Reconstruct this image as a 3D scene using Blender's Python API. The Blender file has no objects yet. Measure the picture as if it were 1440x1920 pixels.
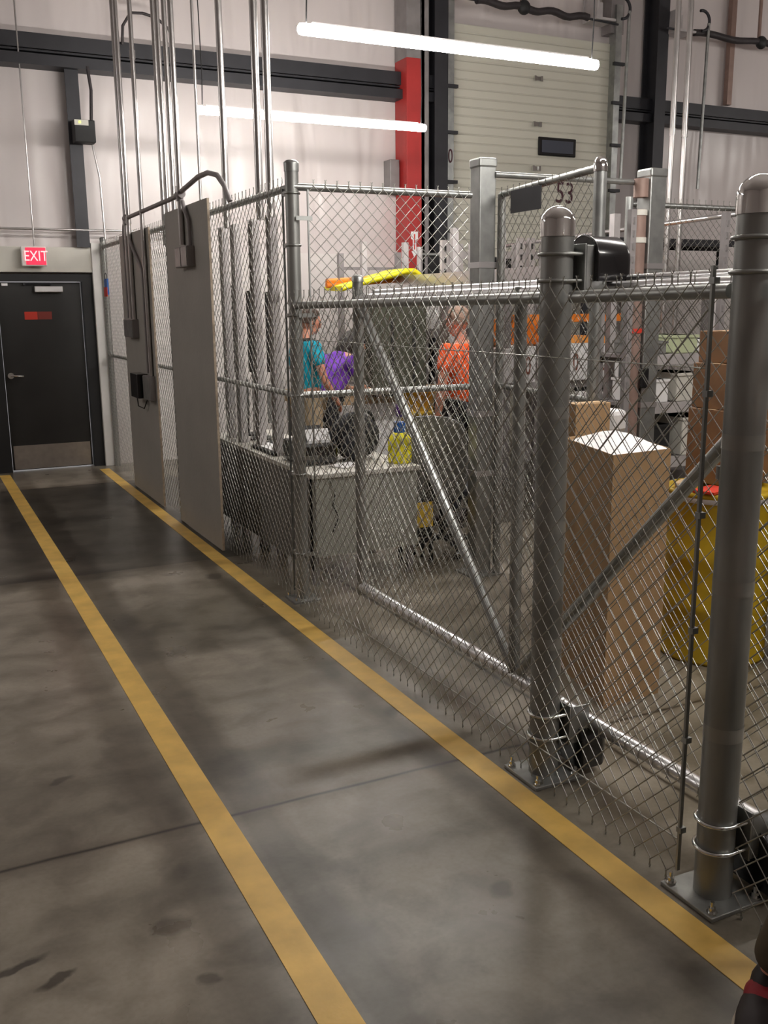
import bpy, math, random
from mathutils import Vector as V, Matrix
random.seed(7)
SC=bpy.context.scene; COL=SC.collection
PI=math.pi
# ---------------------------------------------------------------- camera
CR=V((0.898,-0.4399,-0.0096)).normalized(); CF=V((0.4283,0.879,-0.2098)).normalized()
CU=CR.cross(CF).normalized(); CR=CF.cross(CU).normalized()
CO=V((0,0,1.8)); FP=1800.0
cam=bpy.data.cameras.new('camera'); co=bpy.data.objects.new('camera',cam); COL.objects.link(co)
cam.sensor_fit='VERTICAL'; cam.sensor_height=36; cam.lens=36*FP/1920; cam.clip_start=.05
m=Matrix((CR,CU,-CF)).transposed().to_4x4(); m.translation=CO; co.matrix_world=m; SC.camera=co
def ray(x,y): return CR*(x-720)-CU*(y-960)+CF*FP
def atY(x,y,Y): d=ray(x,y); return CO+d*(Y/d.y)
def atX(x,y,X): d=ray(x,y); return CO+d*(X/d.x)
def atZ(x,y,Z): d=ray(x,y); return CO+d*((Z-1.8)/d.z)
# ---------------------------------------------------------------- materials
def nm(name): 
    M=bpy.data.materials.new(name); M.use_nodes=True
    return M,M.node_tree,M.node_tree.nodes['Principled BSDF']
def mat(name,c,rough=.5,metal=0,var=0,scale=8,bump=0,bscale=60,emit=None,es=0,stretch=None,coat=0):
    M,t,b=nm(name); N=t.nodes; L=t.links
    b.inputs['Base Color'].default_value=(*c,1); b.inputs['Roughness'].default_value=rough; b.inputs['Metallic'].default_value=metal
    b.inputs['Coat Weight'].default_value=coat
    tc=N.new('ShaderNodeTexCoord'); src=tc.outputs['Object']
    if stretch:
        mp=N.new('ShaderNodeMapping'); mp.inputs['Scale'].default_value=stretch; L.new(src,mp.inputs['Vector']); src=mp.outputs[0]
    if var:
        n=N.new('ShaderNodeTexNoise'); n.inputs['Scale'].default_value=scale; n.inputs['Detail'].default_value=5; L.new(src,n.inputs['Vector'])
        r=N.new('ShaderNodeValToRGB'); e=r.color_ramp.elements; e[0].position=.3; e[1].position=.7
        e[0].color=(*[max(0,x*(1-var)) for x in c],1); e[1].color=(*[min(1,x*(1+var)) for x in c],1)
        L.new(n.outputs['Fac'],r.inputs[0]); L.new(r.outputs[0],b.inputs['Base Color'])
    if bump:
        n=N.new('ShaderNodeTexNoise'); n.inputs['Scale'].default_value=bscale; L.new(src,n.inputs['Vector'])
        u=N.new('ShaderNodeBump'); u.inputs['Strength'].default_value=bump; u.inputs['Distance'].default_value=.01; L.new(n.outputs['Fac'],u.inputs['Height']); L.new(u.outputs[0],b.inputs['Normal'])
    if emit: b.inputs['Emission Color'].default_value=(*emit,1); b.inputs['Emission Strength'].default_value=es
    return M
galv=mat('galvanized',(.36,.37,.36),.38,.85,.22,9)
galvd=mat('galvanized_post',(.33,.335,.32),.42,.7,.25,7,stretch=(1,1,.3))
wire=mat('galvanized_wire',(.43,.43,.40),.32,.9)
bright=mat('bright_zinc',(.75,.76,.74),.16,1,.1,20)
chrome=mat('polished_steel',(.8,.8,.78),.08,1)
emt=mat('conduit_steel',(.52,.50,.49),.3,.9,.1,6)
alum=mat('satin_aluminium',(.74,.73,.74),.28,.9)
darksteel=mat('dark_painted_steel',(.026,.026,.031),.5,.2,.15,5)
greysteel=mat('grey_painted_steel',(.27,.25,.25),.5,.3,.15,6)
ltgrey=mat('light_grey_steel',(.5,.47,.47),.5,.2,.15,6)
red=mat('red_paint',(.42,.03,.028),.45,0,.12,4)
black=mat('black_plastic',(.006,.006,.007),.22,0,coat=.4)
blackm=mat('black_matte',(.012,.012,.013),.6)
blackdoor=mat('black_door_paint',(.018,.017,.016),.42,0,.2,3)
white=mat('white_paint',(.78,.76,.73),.5,0,.04,6)
cream=mat('cream_panel',(.62,.60,.54),.5,0,.04,5)
wall_lin=mat('white_liner_panel',(.66,.62,.60),.45,0,.05,2)
kick=mat('kick_plate_steel',(.42,.38,.34),.35,.8,.1,12)
boardm=mat('grey_painted_plywood',(.36,.35,.32),.55,0,.07,2.5,.15,40)
edgem=mat('plywood_edge',(.62,.52,.40),.6,0,.2,40)
card=mat('cardboard',(.42,.27,.14),.75,0,.1,6,.1,50)
cardd=mat('brown_cardboard',(.26,.14,.07),.75,0,.15,6,.1,50)
cardt=mat('tan_paper',(.62,.45,.27),.7,0,.15,9)
yel=mat('yellow_drum_paint',(.50,.34,.02),.4,0,.15,6)
yelb=mat('bright_yellow_plastic',(.90,.80,.01),.4)
yelo=mat('amber_plastic',(.62,.36,.03),.5,0,.25,7)
orange=mat('orange_paint',(.80,.22,.02),.5,0,.1,6)
deskm=mat('desk_laminate',(.36,.36,.31),.45,0,.05,4)
olive=mat('dark_olive_fabric',(.055,.058,.038),.7,0,.25,7)
khaki=mat('khaki_cloth',(.40,.31,.20),.85,0,.1,20)
blackcloth=mat('black_cloth',(.012,.012,.016),.85)
navy=mat('navy_cloth',(.015,.02,.04),.8)
cyan=mat('turquoise_cloth',(.0,.36,.50),.8,0,.15,14)
purple=mat('purple_cloth',(.19,.045,.50),.8,0,.3,14)
orcloth=mat('orange_cloth',(.95,.11,.015),.75,0,.12,14)
skinm=mat('skin',(.62,.27,.18),.5,0,.08,12); skin2=mat('skin_tan',(.55,.27,.17),.5,0,.08,12)
hairb=mat('brown_hair',(.05,.025,.015),.6,0,.3,40,.5,120); hairg=mat('grey_brown_hair',(.30,.19,.14),.6,0,.3,40,.5,120); haird=mat('dark_hair',(.015,.009,.008),.5,0,.3,40,.5,120)
eyem=mat('eye_white',(.8,.8,.8),.2)
shoem=mat('shoe_black',(.02,.012,.012),.6); shoer=mat('shoe_red',(.30,.01,.02),.6); solem=mat('shoe_sole',(.55,.47,.36),.6)
pants2=mat('brown_trouser_cloth',(.10,.075,.045),.85,0,.15,12)
bluem=mat('blue_plastic',(.02,.12,.45),.4); greenm=mat('pale_green_plastic',(.5,.55,.35),.5); purp=mat('violet_plastic',(.12,.03,.25),.4)
paper=mat('white_paper',(.85,.84,.84),.7); greyp=mat('grey_plastic',(.22,.22,.21),.5)
redlab=mat('red_label',(.60,.04,.02),.5,emit=(1,.1,.05),es=0)
glassm=mat('window_glass',(.10,.11,.14),.05,.3)
tube=mat('led_tube',(1,1,1),.5,emit=(1,.955,.90),es=21)
exitface=mat('exit_face',(.8,.02,.05),.4,emit=(1,.02,.07),es=.22); exitlet=mat('exit_letters',(1,.4,.4),.4,emit=(1,.45,.45),es=.3)
brownpipe=mat('brown_pipe',(.27,.18,.15),.5,.2,.15,8)
markm=mat('dark_marking',(.07,.02,.03),.6)
blackhose=mat('black_rubber',(.03,.024,.026),.6,0,.2,9,.5,30)
def insulation():
    M,t,b=nm('wall_insulation'); N=t.nodes; L=t.links
    b.inputs['Base Color'].default_value=(.62,.565,.555,1); b.inputs['Roughness'].default_value=.33
    tc=N.new('ShaderNodeTexCoord')
    mp=N.new('ShaderNodeMapping'); mp.inputs['Scale'].default_value=(1.3,1,.25); L.new(tc.outputs['Object'],mp.inputs[0])
    n=N.new('ShaderNodeTexNoise'); n.inputs['Scale'].default_value=1.5; n.inputs['Detail'].default_value=1.6; n.inputs['Distortion'].default_value=.9; L.new(mp.outputs[0],n.inputs['Vector'])
    n2=N.new('ShaderNodeTexNoise'); n2.inputs['Scale'].default_value=.6; n2.inputs['Detail'].default_value=2; L.new(tc.outputs['Object'],n2.inputs['Vector'])
    w=N.new('ShaderNodeTexWave'); w.bands_direction='X'; w.inputs['Scale'].default_value=.33; w.inputs['Distortion'].default_value=.6; w.inputs['Detail'].default_value=1; w.inputs['Detail Scale'].default_value=.4
    L.new(tc.outputs['Object'],w.inputs['Vector'])
    p=N.new('ShaderNodeMath'); p.operation='POWER'; p.inputs[1].default_value=14; L.new(w.outputs['Fac'],p.inputs[0])
    a=N.new('ShaderNodeMath'); a.operation='MULTIPLY_ADD'; a.inputs[1].default_value=.10; L.new(p.outputs[0],a.inputs[0]); L.new(n.outputs['Fac'],a.inputs[2])
    a2=N.new('ShaderNodeMath'); a2.operation='MULTIPLY_ADD'; a2.inputs[1].default_value=1.6; L.new(n2.outputs['Fac'],a2.inputs[0]); L.new(a.outputs[0],a2.inputs[2])
    u=N.new('ShaderNodeBump'); u.inputs['Strength'].default_value=.9; u.inputs['Distance'].default_value=.09; L.new(a2.outputs[0],u.inputs['Height']); L.new(u.outputs[0],b.inputs['Normal'])
    return M
insul=insulation()
SPOTS=[(.10,2.58,.11,.022,.25,.25),(.19,2.47,.07,.018,.5,.3),(.53,2.57,.07,.05,0,.55),(.57,2.29,.035,.03,0,.5),(1.73,6.21,.07,.10,0,.4),(.37,3.65,.06,.03,.4,.45),(1.51,2.28,.06,.04,.8,.55)]
def concrete():
    M,t,b=nm('polished_concrete'); N=t.nodes; L=t.links
    tc=N.new('ShaderNodeTexCoord'); P=tc.outputs['Object']
    def noise(s,d,dist=0,vec=P):
        n=N.new('ShaderNodeTexNoise'); n.inputs['Scale'].default_value=s; n.inputs['Detail'].default_value=d; n.inputs['Distortion'].default_value=dist; L.new(vec,n.inputs['Vector']); return n.outputs['Fac']
    def ramp(f,a,b_,c0,c1):
        r=N.new('ShaderNodeValToRGB'); e=r.color_ramp.elements; e[0].position=a; e[1].position=b_; e[0].color=(*c0,1); e[1].color=(*c1,1); L.new(f,r.inputs[0]); return r.outputs[0]
    def mul(A,B,f=1):
        x=N.new('ShaderNodeMix'); x.data_type='RGBA'; x.blend_type='MULTIPLY'; x.inputs[0].default_value=f; L.new(A,x.inputs[6]); L.new(B,x.inputs[7]); return x.outputs[2]
    mp=N.new('ShaderNodeMapping'); mp.inputs['Scale'].default_value=(.5,1.2,1); mp.inputs['Rotation'].default_value=(0,0,.3); L.new(P,mp.inputs[0])
    c=ramp(noise(1.1,6,.6,mp.outputs[0]),.34,.68,(.14,.122,.09),(.36,.32,.26))
    c=mul(c,ramp(noise(5,8,.4),.32,.6,(.5,.48,.44),(1,1,1)),.8)
    c=mul(c,ramp(noise(60,3),.3,.6,(.85,.84,.82),(1,1,1)),.6)
    # dark stains
    c=mul(c,ramp(noise(2.3,2,.2),.27,.31,(.45,.42,.38),(1,1,1)),.7)
    sp=N.new('ShaderNodeSeparateXYZ'); L.new(P,sp.inputs[0])
    def math_(op,a,b_=None,c_=None):
        n=N.new('ShaderNodeMath'); n.operation=op
        for i,v in enumerate((a,b_,c_)):
            if v is None: continue
            if isinstance(v,(int,float)): n.inputs[i].default_value=v
            else: L.new(v,n.inputs[i])
        return n.outputs[0]
    # expansion joints every 3.6 m in Y, 4.8 m in X, with dirt spread along them
    yw=math_('MULTIPLY_ADD',noise(3,2),.02,sp.outputs[1])
    fy=math_('ABSOLUTE',math_('SUBTRACT',math_('FRACT',math_('DIVIDE',math_('SUBTRACT',yw,1.32),3.58)),.5))
    c=mul(c,ramp(fy,.0012,.0028,(.10,.09,.08),(1,1,1)))
    c=mul(c,ramp(fy,.002,.022,(.62,.58,.54),(1,1,1)),.7)
    fx=math_('ABSOLUTE',math_('SUBTRACT',math_('FRACT',math_('DIVIDE',math_('SUBTRACT',sp.outputs[0],.05),4.8)),.5))
    c=mul(c,ramp(fx,.0008,.0016,(.10,.09,.08),(1,1,1)))
    # noise-edged bands beside the painted lines, floor colour multiplied darker
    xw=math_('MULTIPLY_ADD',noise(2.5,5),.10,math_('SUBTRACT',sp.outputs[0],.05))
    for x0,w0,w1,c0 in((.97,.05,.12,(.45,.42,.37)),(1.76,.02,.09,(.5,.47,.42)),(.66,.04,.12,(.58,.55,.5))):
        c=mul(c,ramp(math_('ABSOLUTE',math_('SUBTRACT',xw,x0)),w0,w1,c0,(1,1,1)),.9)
    # old oil spots and scuffs
    for (px_,py_,rx,ry,an,k) in SPOTS:
        dx_=math_('SUBTRACT',math_('MULTIPLY_ADD',noise(9,4),.10,sp.outputs[0]),px_+.05); dy_=math_('SUBTRACT',math_('MULTIPLY_ADD',noise(7,4),.10,sp.outputs[1]),py_+.05)
        u_=math_('ADD',math_('MULTIPLY',dx_,math.cos(an)/rx),math_('MULTIPLY',dy_,math.sin(an)/rx)); v_=math_('ADD',math_('MULTIPLY',dx_,-math.sin(an)/ry),math_('MULTIPLY',dy_,math.cos(an)/ry))
        dd=math_('SQRT',math_('ADD',math_('MULTIPLY',u_,u_),math_('MULTIPLY',v_,v_)))
        c=mul(c,ramp(dd,.55,1,(k,k*.95,k*.9),(1,1,1)))
    # the floor colour between the joints at 6.7 and 10.3 is darker
    s=math_('MULTIPLY',math_('GREATER_THAN',sp.outputs[1],6.69),math_('LESS_THAN',sp.outputs[1],10.27))
    c=mul(c,ramp(s,.4,.6,(1,1,1),(.36,.36,.36)))
    L.new(c,b.inputs['Base Color'])
    r=N.new('ShaderNodeMapRange'); r.inputs[3].default_value=.20; r.inputs[4].default_value=.42; L.new(noise(3,5),r.inputs[0]); L.new(r.outputs[0],b.inputs['Roughness'])
    u=N.new('ShaderNodeBump'); u.inputs['Strength'].default_value=.12; u.inputs['Distance'].default_value=.004; L.new(noise(25,5),u.inputs['Height']); L.new(u.outputs[0],b.inputs['Normal'])
    return M
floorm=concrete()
linem=mat('yellow_line_paint',(.78,.50,.12),.42,0,.14,7,.05,40)
def ribbed():
    M,t,b=nm('ribbed_door_panel'); N=t.nodes; L=t.links
    b.inputs['Base Color'].default_value=(.60,.585,.50,1); b.inputs['Roughness'].default_value=.45
    tc=N.new('ShaderNodeTexCoord'); w=N.new('ShaderNodeTexWave'); w.bands_direction='Z'; w.inputs['Scale'].default_value=2.85; L.new(tc.outputs['Object'],w.inputs['Vector'])
    r=N.new('ShaderNodeValToRGB'); e=r.color_ramp.elements; e[0].position=.0; e[1].position=.10; e[0].color=(0,0,0,1); e[1].color=(1,1,1,1); L.new(w.outputs['Fac'],r.inputs[0])
    u=N.new('ShaderNodeBump'); u.inputs['Strength'].default_value=.7; u.inputs['Distance'].default_value=.014; L.new(r.outputs[0],u.inputs['Height']); L.new(u.outputs[0],b.inputs['Normal'])
    return M
ribm=ribbed()
# ---------------------------------------------------------------- mesh builder (world coordinates)
class MB:
    def __init__(s): s.v=[]; s.f=[]; s.sm=[]
    def add(s,vs,fs,smooth=False):
        o=len(s.v); s.v+=[tuple(p) for p in vs]; s.f+=[tuple(i+o for i in f) for f in fs]; s.sm+=[smooth]*len(fs); return s
    def hexa(s,p): return s.add(p,[(0,3,2,1),(4,5,6,7),(0,1,5,4),(1,2,6,5),(2,3,7,6),(3,0,4,7)])
    def box(s,x0,x1,y0,y1,z0,z1): 
        return s.hexa([(x0,y0,z0),(x1,y0,z0),(x1,y1,z0),(x0,y1,z0),(x0,y0,z1),(x1,y0,z1),(x1,y1,z1),(x0,y1,z1)])
    def obox(s,c,hx,hy,hz,rz=0,rx=0,ry=0):
        R=Matrix.Rotation(rz,3,'Z')@Matrix.Rotation(ry,3,'Y')@Matrix.Rotation(rx,3,'X'); c=V(c)
        return s.hexa([c+R@V((a*hx,b*hy,d*hz)) for d in(-1,1) for a,b in((-1,-1),(1,-1),(1,1),(-1,1))])
    def cyl(s,p,q,r,r2=None,n=16,caps=True):
        p=V(p);q=V(q);d=(q-p).normalized(); a=d.orthogonal().normalized(); b=d.cross(a); r2=r if r2 is None else r2
        vs=[c+(a*math.cos(2*PI*i/n)+b*math.sin(2*PI*i/n))*rr for c,rr in((p,r),(q,r2)) for i in range(n)]
        s.add(vs,[(i,(i+1)%n,n+(i+1)%n,n+i) for i in range(n)],True)
        if caps: s.add(vs,[tuple(range(n))[::-1],tuple(range(n,2*n))])
        return s
    def tube(s,pts,r,n=10,closed=False,caps=True):
        pts=[V(p) for p in pts]; m=len(pts); vs=[]; pa=None
        for i,p in enumerate(pts):
            if closed: t=(pts[(i+1)%m]-pts[i-1]).normalized()
            else: t=(pts[min(i+1,m-1)]-pts[max(i-1,0)]).normalized()
            a=t.orthogonal().normalized() if pa is None else (pa-t*pa.dot(t)).normalized(); pa=a; b=t.cross(a)
            vs+=[p+(a*math.cos(2*PI*k/n)+b*math.sin(2*PI*k/n))*r for k in range(n)]
        fs=[]
        for i in range(m if closed else m-1):
            j=(i+1)%m
            fs+=[(i*n+k,i*n+(k+1)%n,j*n+(k+1)%n,j*n+k) for k in range(n)]
        s.add(vs,fs,True)
        if caps and not closed: s.add(vs,[tuple(range(n))[::-1],tuple((m-1)*n+k for k in range(n))])
        return s
    def lathe(s,c,prof,n=24,axis=(0,0,1)):
        c=V(c); d=V(axis).normalized(); a=d.orthogonal().normalized(); b=d.cross(a); m=len(prof)
        vs=[c+d*z+(a*math.cos(2*PI*k/n)+b*math.sin(2*PI*k/n))*r for r,z in prof for k in range(n)]
        return s.add(vs,[(i*n+k,i*n+(k+1)%n,(i+1)*n+(k+1)%n,(i+1)*n+k) for i in range(m-1) for k in range(n)],True)
    def ball(s,c,rx,ry=None,rz=None,n=14,m=9,R=None):
        ry=ry or rx; rz=rz or rx; c=V(c); vs=[];fs=[]
        for i in range(m+1):
            t=PI*i/m
            for k in range(n):
                p=V((rx*math.sin(t)*math.cos(2*PI*k/n),ry*math.sin(t)*math.sin(2*PI*k/n),rz*math.cos(t)))
                vs.append(c+(R@p if R else p))
        return s.add(vs,[((i+1)*n+k,(i+1)*n+(k+1)%n,i*n+(k+1)%n,i*n+k) for i in range(m) for k in range(n)],True)
    def prism(s,poly,off):
        n=len(poly); off=V(off); vs=[V(p) for p in poly]+[V(p)+off for p in poly]
        return s.add(vs,[tuple(range(n))[::-1],tuple(range(n,2*n))]+[(i,(i+1)%n,n+(i+1)%n,n+i) for i in range(n)])
    def build(s,name,m,parent=None,bevel=0,origin=None):
        if parent is not None: o0=V(parent['_o'])
        elif origin is not None: o0=V(origin)
        else:
            xs=[p[0] for p in s.v]; ys=[p[1] for p in s.v]; o0=V(((min(xs)+max(xs))/2,(min(ys)+max(ys))/2,min(p[2] for p in s.v)))
        me=bpy.data.meshes.new(name); me.from_pydata([(p[0]-o0.x,p[1]-o0.y,p[2]-o0.z) for p in s.v],[],s.f)
        me.polygons.foreach_set('use_smooth',s.sm); me.materials.append(m); me.update()
        o=bpy.data.objects.new(name,me); COL.objects.link(o)
        if parent is None: o.location=o0
        else: o.parent=parent
        o['_o']=tuple(o0)
        if bevel:
            b=o.modifiers.new('bevel','BEVEL'); b.width=bevel; b.segments=2; b.limit_method='ANGLE'
        return o
def tag(o,label,cat,group=None):
    o['label']=label; o['category']=cat
    if group: o['group']=group
    return o
def thing(name,label,cat,loc,group=None):
    o=bpy.data.objects.new(name,None); COL.objects.link(o); o.location=loc; o['_o']=tuple(loc); o.empty_display_size=.1
    return tag(o,label,cat,group)
def struct(o): o['kind']='structure'; return o
def text(name,s,size,c,ux,uz,m,parent,depth=.002,sx=1):
    """raised lettering centred at c, reading along ux with up uz"""
    cu=bpy.data.curves.new(name,'FONT'); cu.body=s; cu.size=size; cu.align_x='CENTER'; cu.align_y='CENTER'; cu.extrude=depth; cu.materials.append(m)
    q=bpy.data.objects.new(name,cu); COL.objects.link(q); me=bpy.data.meshes.new_from_object(q.evaluated_get(bpy.context.evaluated_depsgraph_get())); bpy.data.objects.remove(q)
    o=bpy.data.objects.new(name,me); COL.objects.link(o); ux=V(ux).normalized(); uz=V(uz).normalized(); n=ux.cross(uz)
    M=Matrix((ux*sx,uz,n)).transposed().to_4x4(); M.translation=V(c)-V(parent['_o']); o.parent=parent; o.matrix_local=M
    return o
def arc(c,r,a0,a1,u,w,n=10):
    c=V(c);u=V(u);w=V(w); return [c+u*r*math.cos(a0+(a1-a0)*i/n)+w*r*math.sin(a0+(a1-a0)*i/n) for i in range(n+1)]
# chain-link fabric: zigzag wires, each slanting run on its own side of the plane
PITCH=.0745
def fabric(p0,p1,z0,z1,nrm,r=.0022,prong_top=True,prong_bot=True,p=PITCH,phase=0):
    p0=V(p0);p1=V(p1);u=(p1-p0); Lg=u.length; u.normalize(); nrm=V(nrm).normalized(); mb=MB(); h=p/2; K=int(Lg/(p/2)); rows=int((z1-z0)/h)
    vs=[];fs=[]
    def seg(a,b):
        d=(b-a).normalized(); s_=nrm.cross(d); o=len(vs)
        for c in (a,b): vs.extend([c+nrm*r,c+s_*r,c-nrm*r,c-s_*r])
        fs.extend([(o+i,o+(i+1)%4,o+4+(i+1)%4,o+4+i) for i in range(4)])
    for k in range(K):
        for i in range(rows):
            a=(k+i+phase)%2; x0=(k+a)*p/2; x1=(k+1-a)*p/2
            off=nrm*(r*.95 if a else -r*.95)
            A=p0+u*x0+V((0,0,z0+i*h))+off; B=p0+u*x1+V((0,0,z0+(i+1)*h))+off
            e=(B-A).normalized()*r*.6; seg(A-e,B+e)
        for on,i,s_ in((prong_bot,0,-1),(prong_top,rows,1)):
            if on:
                a=(k+i+phase)%2; A=p0+u*((k+a)*p/2)+V((0,0,z0+i*h)); sd=(1 if a==0 else -1)
                seg(A,A+u*.004*sd*-1+V((0,0,s_*.02))+nrm*.002*sd); seg(A+u*.004*-sd+V((0,0,s_*.02)),A+u*.006*sd+V((0,0,s_*.036)))
    mb.add(vs,fs,True); return mb
def hrail(a,b,r=.021): return MB().cyl(a,b,r,n=16)
Z=V((0,0,1))
# ================================================================ SETTING
YW=11.55
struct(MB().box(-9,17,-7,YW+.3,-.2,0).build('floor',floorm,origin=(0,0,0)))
struct(MB().box(-9,.93,YW,YW+.2,0,8.4).box(.93,1.83,YW,YW+.2,2.13,8.4).box(1.83,17,YW,YW+.2,0,8.4).build('wall_back',insul,origin=(0,YW,0)))
struct(MB().box(-9.2,-9,-7,YW+.2,0,8.4).build('wall_left',insul,origin=(-9,0,0)))
struct(MB().box(17,17.2,-7,YW+.2,0,8.4).build('wall_right',insul,origin=(17,0,0)))
struct(MB().box(-9.2,17.2,-7.2,-7,0,8.4).build('wall_front',insul,origin=(0,-7,0)))
struct(MB().box(-9.2,17.2,-7.2,YW+.2,8.4,8.6).build('ceiling',insul,origin=(0,0,8.4)))
# white liner over the lower wall, right of the exit door
struct(MB().box(2.1,6.5,YW-.03,YW-.002,0,2.45).box(9.3,17,YW-.03,YW-.002,0,2.45).build('trim_1',wall_lin))
# channel girt across the wall
g=MB()
for a,b in((-9,6.42),(9.18,17)):
    g.box(a,b,YW-.20,YW-.002,4.60,4.63).box(a,b,YW-.03,YW-.002,4.54,4.60).box(a,b,YW-.20,YW-.18,4.48,4.60)
    g.box(a,b,YW-.03,YW-.002,4.33,4.50).box(a,b,YW-.17,YW-.03,4.455,4.475).box(a,b,YW-.24,YW-.002,4.31,4.335).box(a,b,YW-.24,YW-.22,4.335,4.42)
struct(g.build('trim_2',darksteel))
# header and white jamb round the exit door
struct(MB().box(-.6,1.97,YW-.12,YW-.002,2.2,2.47).build('trim_3',cream,bevel=.004))
struct(MB().box(1.95,2.07,YW-.14,YW-.002,0,2.52).build('trim_4',white,bevel=.004))
# stud above the door (wall column)
struct(MB().box(1.80,1.94,YW-.16,YW-.14,2.47,4.33).box(1.86,1.88,YW-.14,YW-.002,2.47,4.33).build('trim_5',darksteel))
# painted floor lines
tag(MB().box(.77,.88,-2,11.3,.0005,.0025).build('floor_line',linem,origin=(.82,0,0)),'yellow line painted on the concrete aisle, the left of two','floor line','yellow aisle lines')
tag(MB().box(1.835,1.945,1.56,11.2,.0005,.0025).build('floor_line',linem,origin=(1.89,0,0)),'yellow line painted on the concrete close beside the chain-link fence','floor line','yellow aisle lines')
# ---- exit door
d=struct(bpy.data.objects.new('door_1',None)); COL.objects.link(d); d.location=(1.38,YW,0); d['_o']=(1.38,YW,0)
MB().box(.78,.93,YW-.09,YW+.02,0,2.18).box(1.83,1.95,YW-.09,YW+.02,0,2.18).box(.93,1.83,YW-.09,YW+.02,2.10,2.18).build('door_frame',blackm,d)
leaf=MB().box(.94,1.82,YW-.03,YW+.02,.012,2.095).build('door_leaf',blackdoor,d,.003)
MB().box(.96,1.80,YW-.036,YW-.0305,.02,.29).build('kick_plate',kick,leaf)
cl=MB().box(1.32,1.62,YW-.10,YW-.031,1.985,2.05).build('door_closer',alum,leaf,.006)
MB().cyl((1.22,YW-.05,2.075),(1.50,YW-.085,2.075),.010).cyl((1.22,YW-.031,2.075),(1.22,YW-.07,2.075),.014).cyl((1.50,YW-.03,2.075),(1.50,YW-.09,2.075),.014).build('closer_arm',darksteel,leaf)
MB().box(.985,1.05,YW-.05,YW-.031,2.055,2.085).build('latch_plate',alum,leaf)
MB().box(1.20,1.335,YW-.034,YW-.031,1.69,1.775).build('warning_sticker',redlab,leaf)
MB().box(1.336,1.49,YW-.034,YW-.031,1.69,1.775).build('faded_sticker',mat('faded_red',(.22,.03,.02),.6),leaf)
hd=MB().cyl((1.0,YW-.031,1.08),(1.0,YW-.07,1.08),.034).build('door_handle',chrome,leaf)
MB().tube([(1.0,YW-.07,1.08),(1.03,YW-.085,1.08),(1.08,YW-.085,1.075),(1.13,YW-.08,1.07)],.011).build('lever',chrome,leaf)
# ---- exit sign hung from a rod
t=thing('exit_sign','red illuminated EXIT sign hanging on a thin rod in front of the beige door header','sign',(1.34,11.33,2.27))
MB().box(1.20,1.46,11.33,11.38,2.26,2.47).build('sign_box',white,t,.01)
MB().box(1.245,1.452,11.322,11.33,2.275,2.455).build('sign_face',exitface,t,.008)
text('lettering','EXIT',.155,(1.348,11.320,2.362),(1,0,0),(0,0,1),exitlet,t,.002,.78)
MB().cyl((1.345,11.355,2.47),(1.345,11.355,8.38),.009,n=8).build('hanging_rod',emt,t)
# ---- emergency light unit on the stud
t=thing('emergency_light','small black emergency light box on the dark wall stud above the exit door','light',(2.0,11.3,3.6))
MB().box(1.83,2.05,11.20,11.38,3.55,3.78).build('housing',blackm,t,.01)
MB().box(1.835,1.98,11.194,11.20,3.72,3.775).build('sticker',cream,t)
MB().box(1.88,1.90,11.188,11.194,3.74,3.76).build('indicator_lamp',mat('indicator',(.5,.6,.05),.5,emit=(.8,1,.1),es=.6),t)
tag(MB().tube([(2.03,11.32,4.34),(2.05,11.3,4.1),(2.03,11.3,3.785)],.018).build('power_cable',blackhose),'black cable running down from the girt into the emergency light','cable')
tag(MB().tube([(2.03,11.32,3.545),(2.08,11.3,3.2),(2.09,11.28,2.55)],.012).build('conduit',emt),'thin conduit running down from the emergency light to the end post of the fence','conduit')
tag(MB().cyl((-3,11.40,2.655),(3.2,11.40,2.655),.013).build('conduit',emt),'horizontal conduit running along the insulated wall above the exit door','conduit')
tag(MB().tube([(2.42,11.33,4.6),(2.43,11.3,4.78),(2.52,11.3,4.92),(2.65,11.3,4.93),(2.80,11.3,4.9),(2.93,11.3,4.8),(2.97,11.3,4.66)],.016).build('cable_loop',blackhose),'loop of dark cable arching over the wall girt behind the conduits','cable')
# ---- red column and its neighbours
t=thing('steel_column','tall red painted steel column on the back wall with a white arrow sticker','column',(6.05,11.3,0))
c=MB().box(5.825,6.03,11.20,11.22,0,4.77).box(5.825,6.03,11.50,11.52,0,4.77).box(5.92,5.94,11.22,11.50,0,4.77).box(5.825,5.845,11.22,11.50,0,4.77)
c.build('red_section',red,t,.003)
MB().box(5.825,6.03,11.20,11.22,4.77,8.38).box(5.825,6.03,11.50,11.52,4.77,8.38).box(5.825,5.845,11.22,11.5,4.77,8.38).build('grey_section',greysteel,t)
ax,ay,az=5.925,11.198,2.56
MB().prism([(ax-.025,ay,az-.08),(ax-.025,ay,az+.06),(ax-.05,ay,az+.07),(ax-.05,ay,az+.16),(ax+.05,ay,az+.16),(ax+.05,ay,az+.07),(ax+.025,ay,az+.06),(ax+.025,ay,az-.08),(ax+.045,ay,az-.08),(ax,ay,az-.16),(ax-.045,ay,az-.08)],(0,-.002,0)).build('arrow_sticker',paper,t)
MB().box(ax-.008,ax+.008,ay-.005,ay-.002,az-.06,az+.13).build('arrow_core',redlab,t)
tag(MB().box(5.67,5.80,11.36,11.551,3.20,3.60).build('junction_box',greysteel,bevel=.006),'grey junction box fixed beside the left flank of the red column','electrical box')
tag(MB().box(6.06,6.10,11.25,11.52,0,8.38).box(6.06,6.16,11.25,11.27,0,8.38).build('steel_column',greysteel),'light grey slim steel column just right of the red column','column')
tag(MB().box(6.22,6.41,11.2,11.22,0,8.38).box(6.30,6.32,11.22,11.5,0,8.38).box(6.22,6.41,11.48,11.5,0,8.38).build('steel_column',darksteel),'dark steel column between the red column and the dock door track','column')
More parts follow.
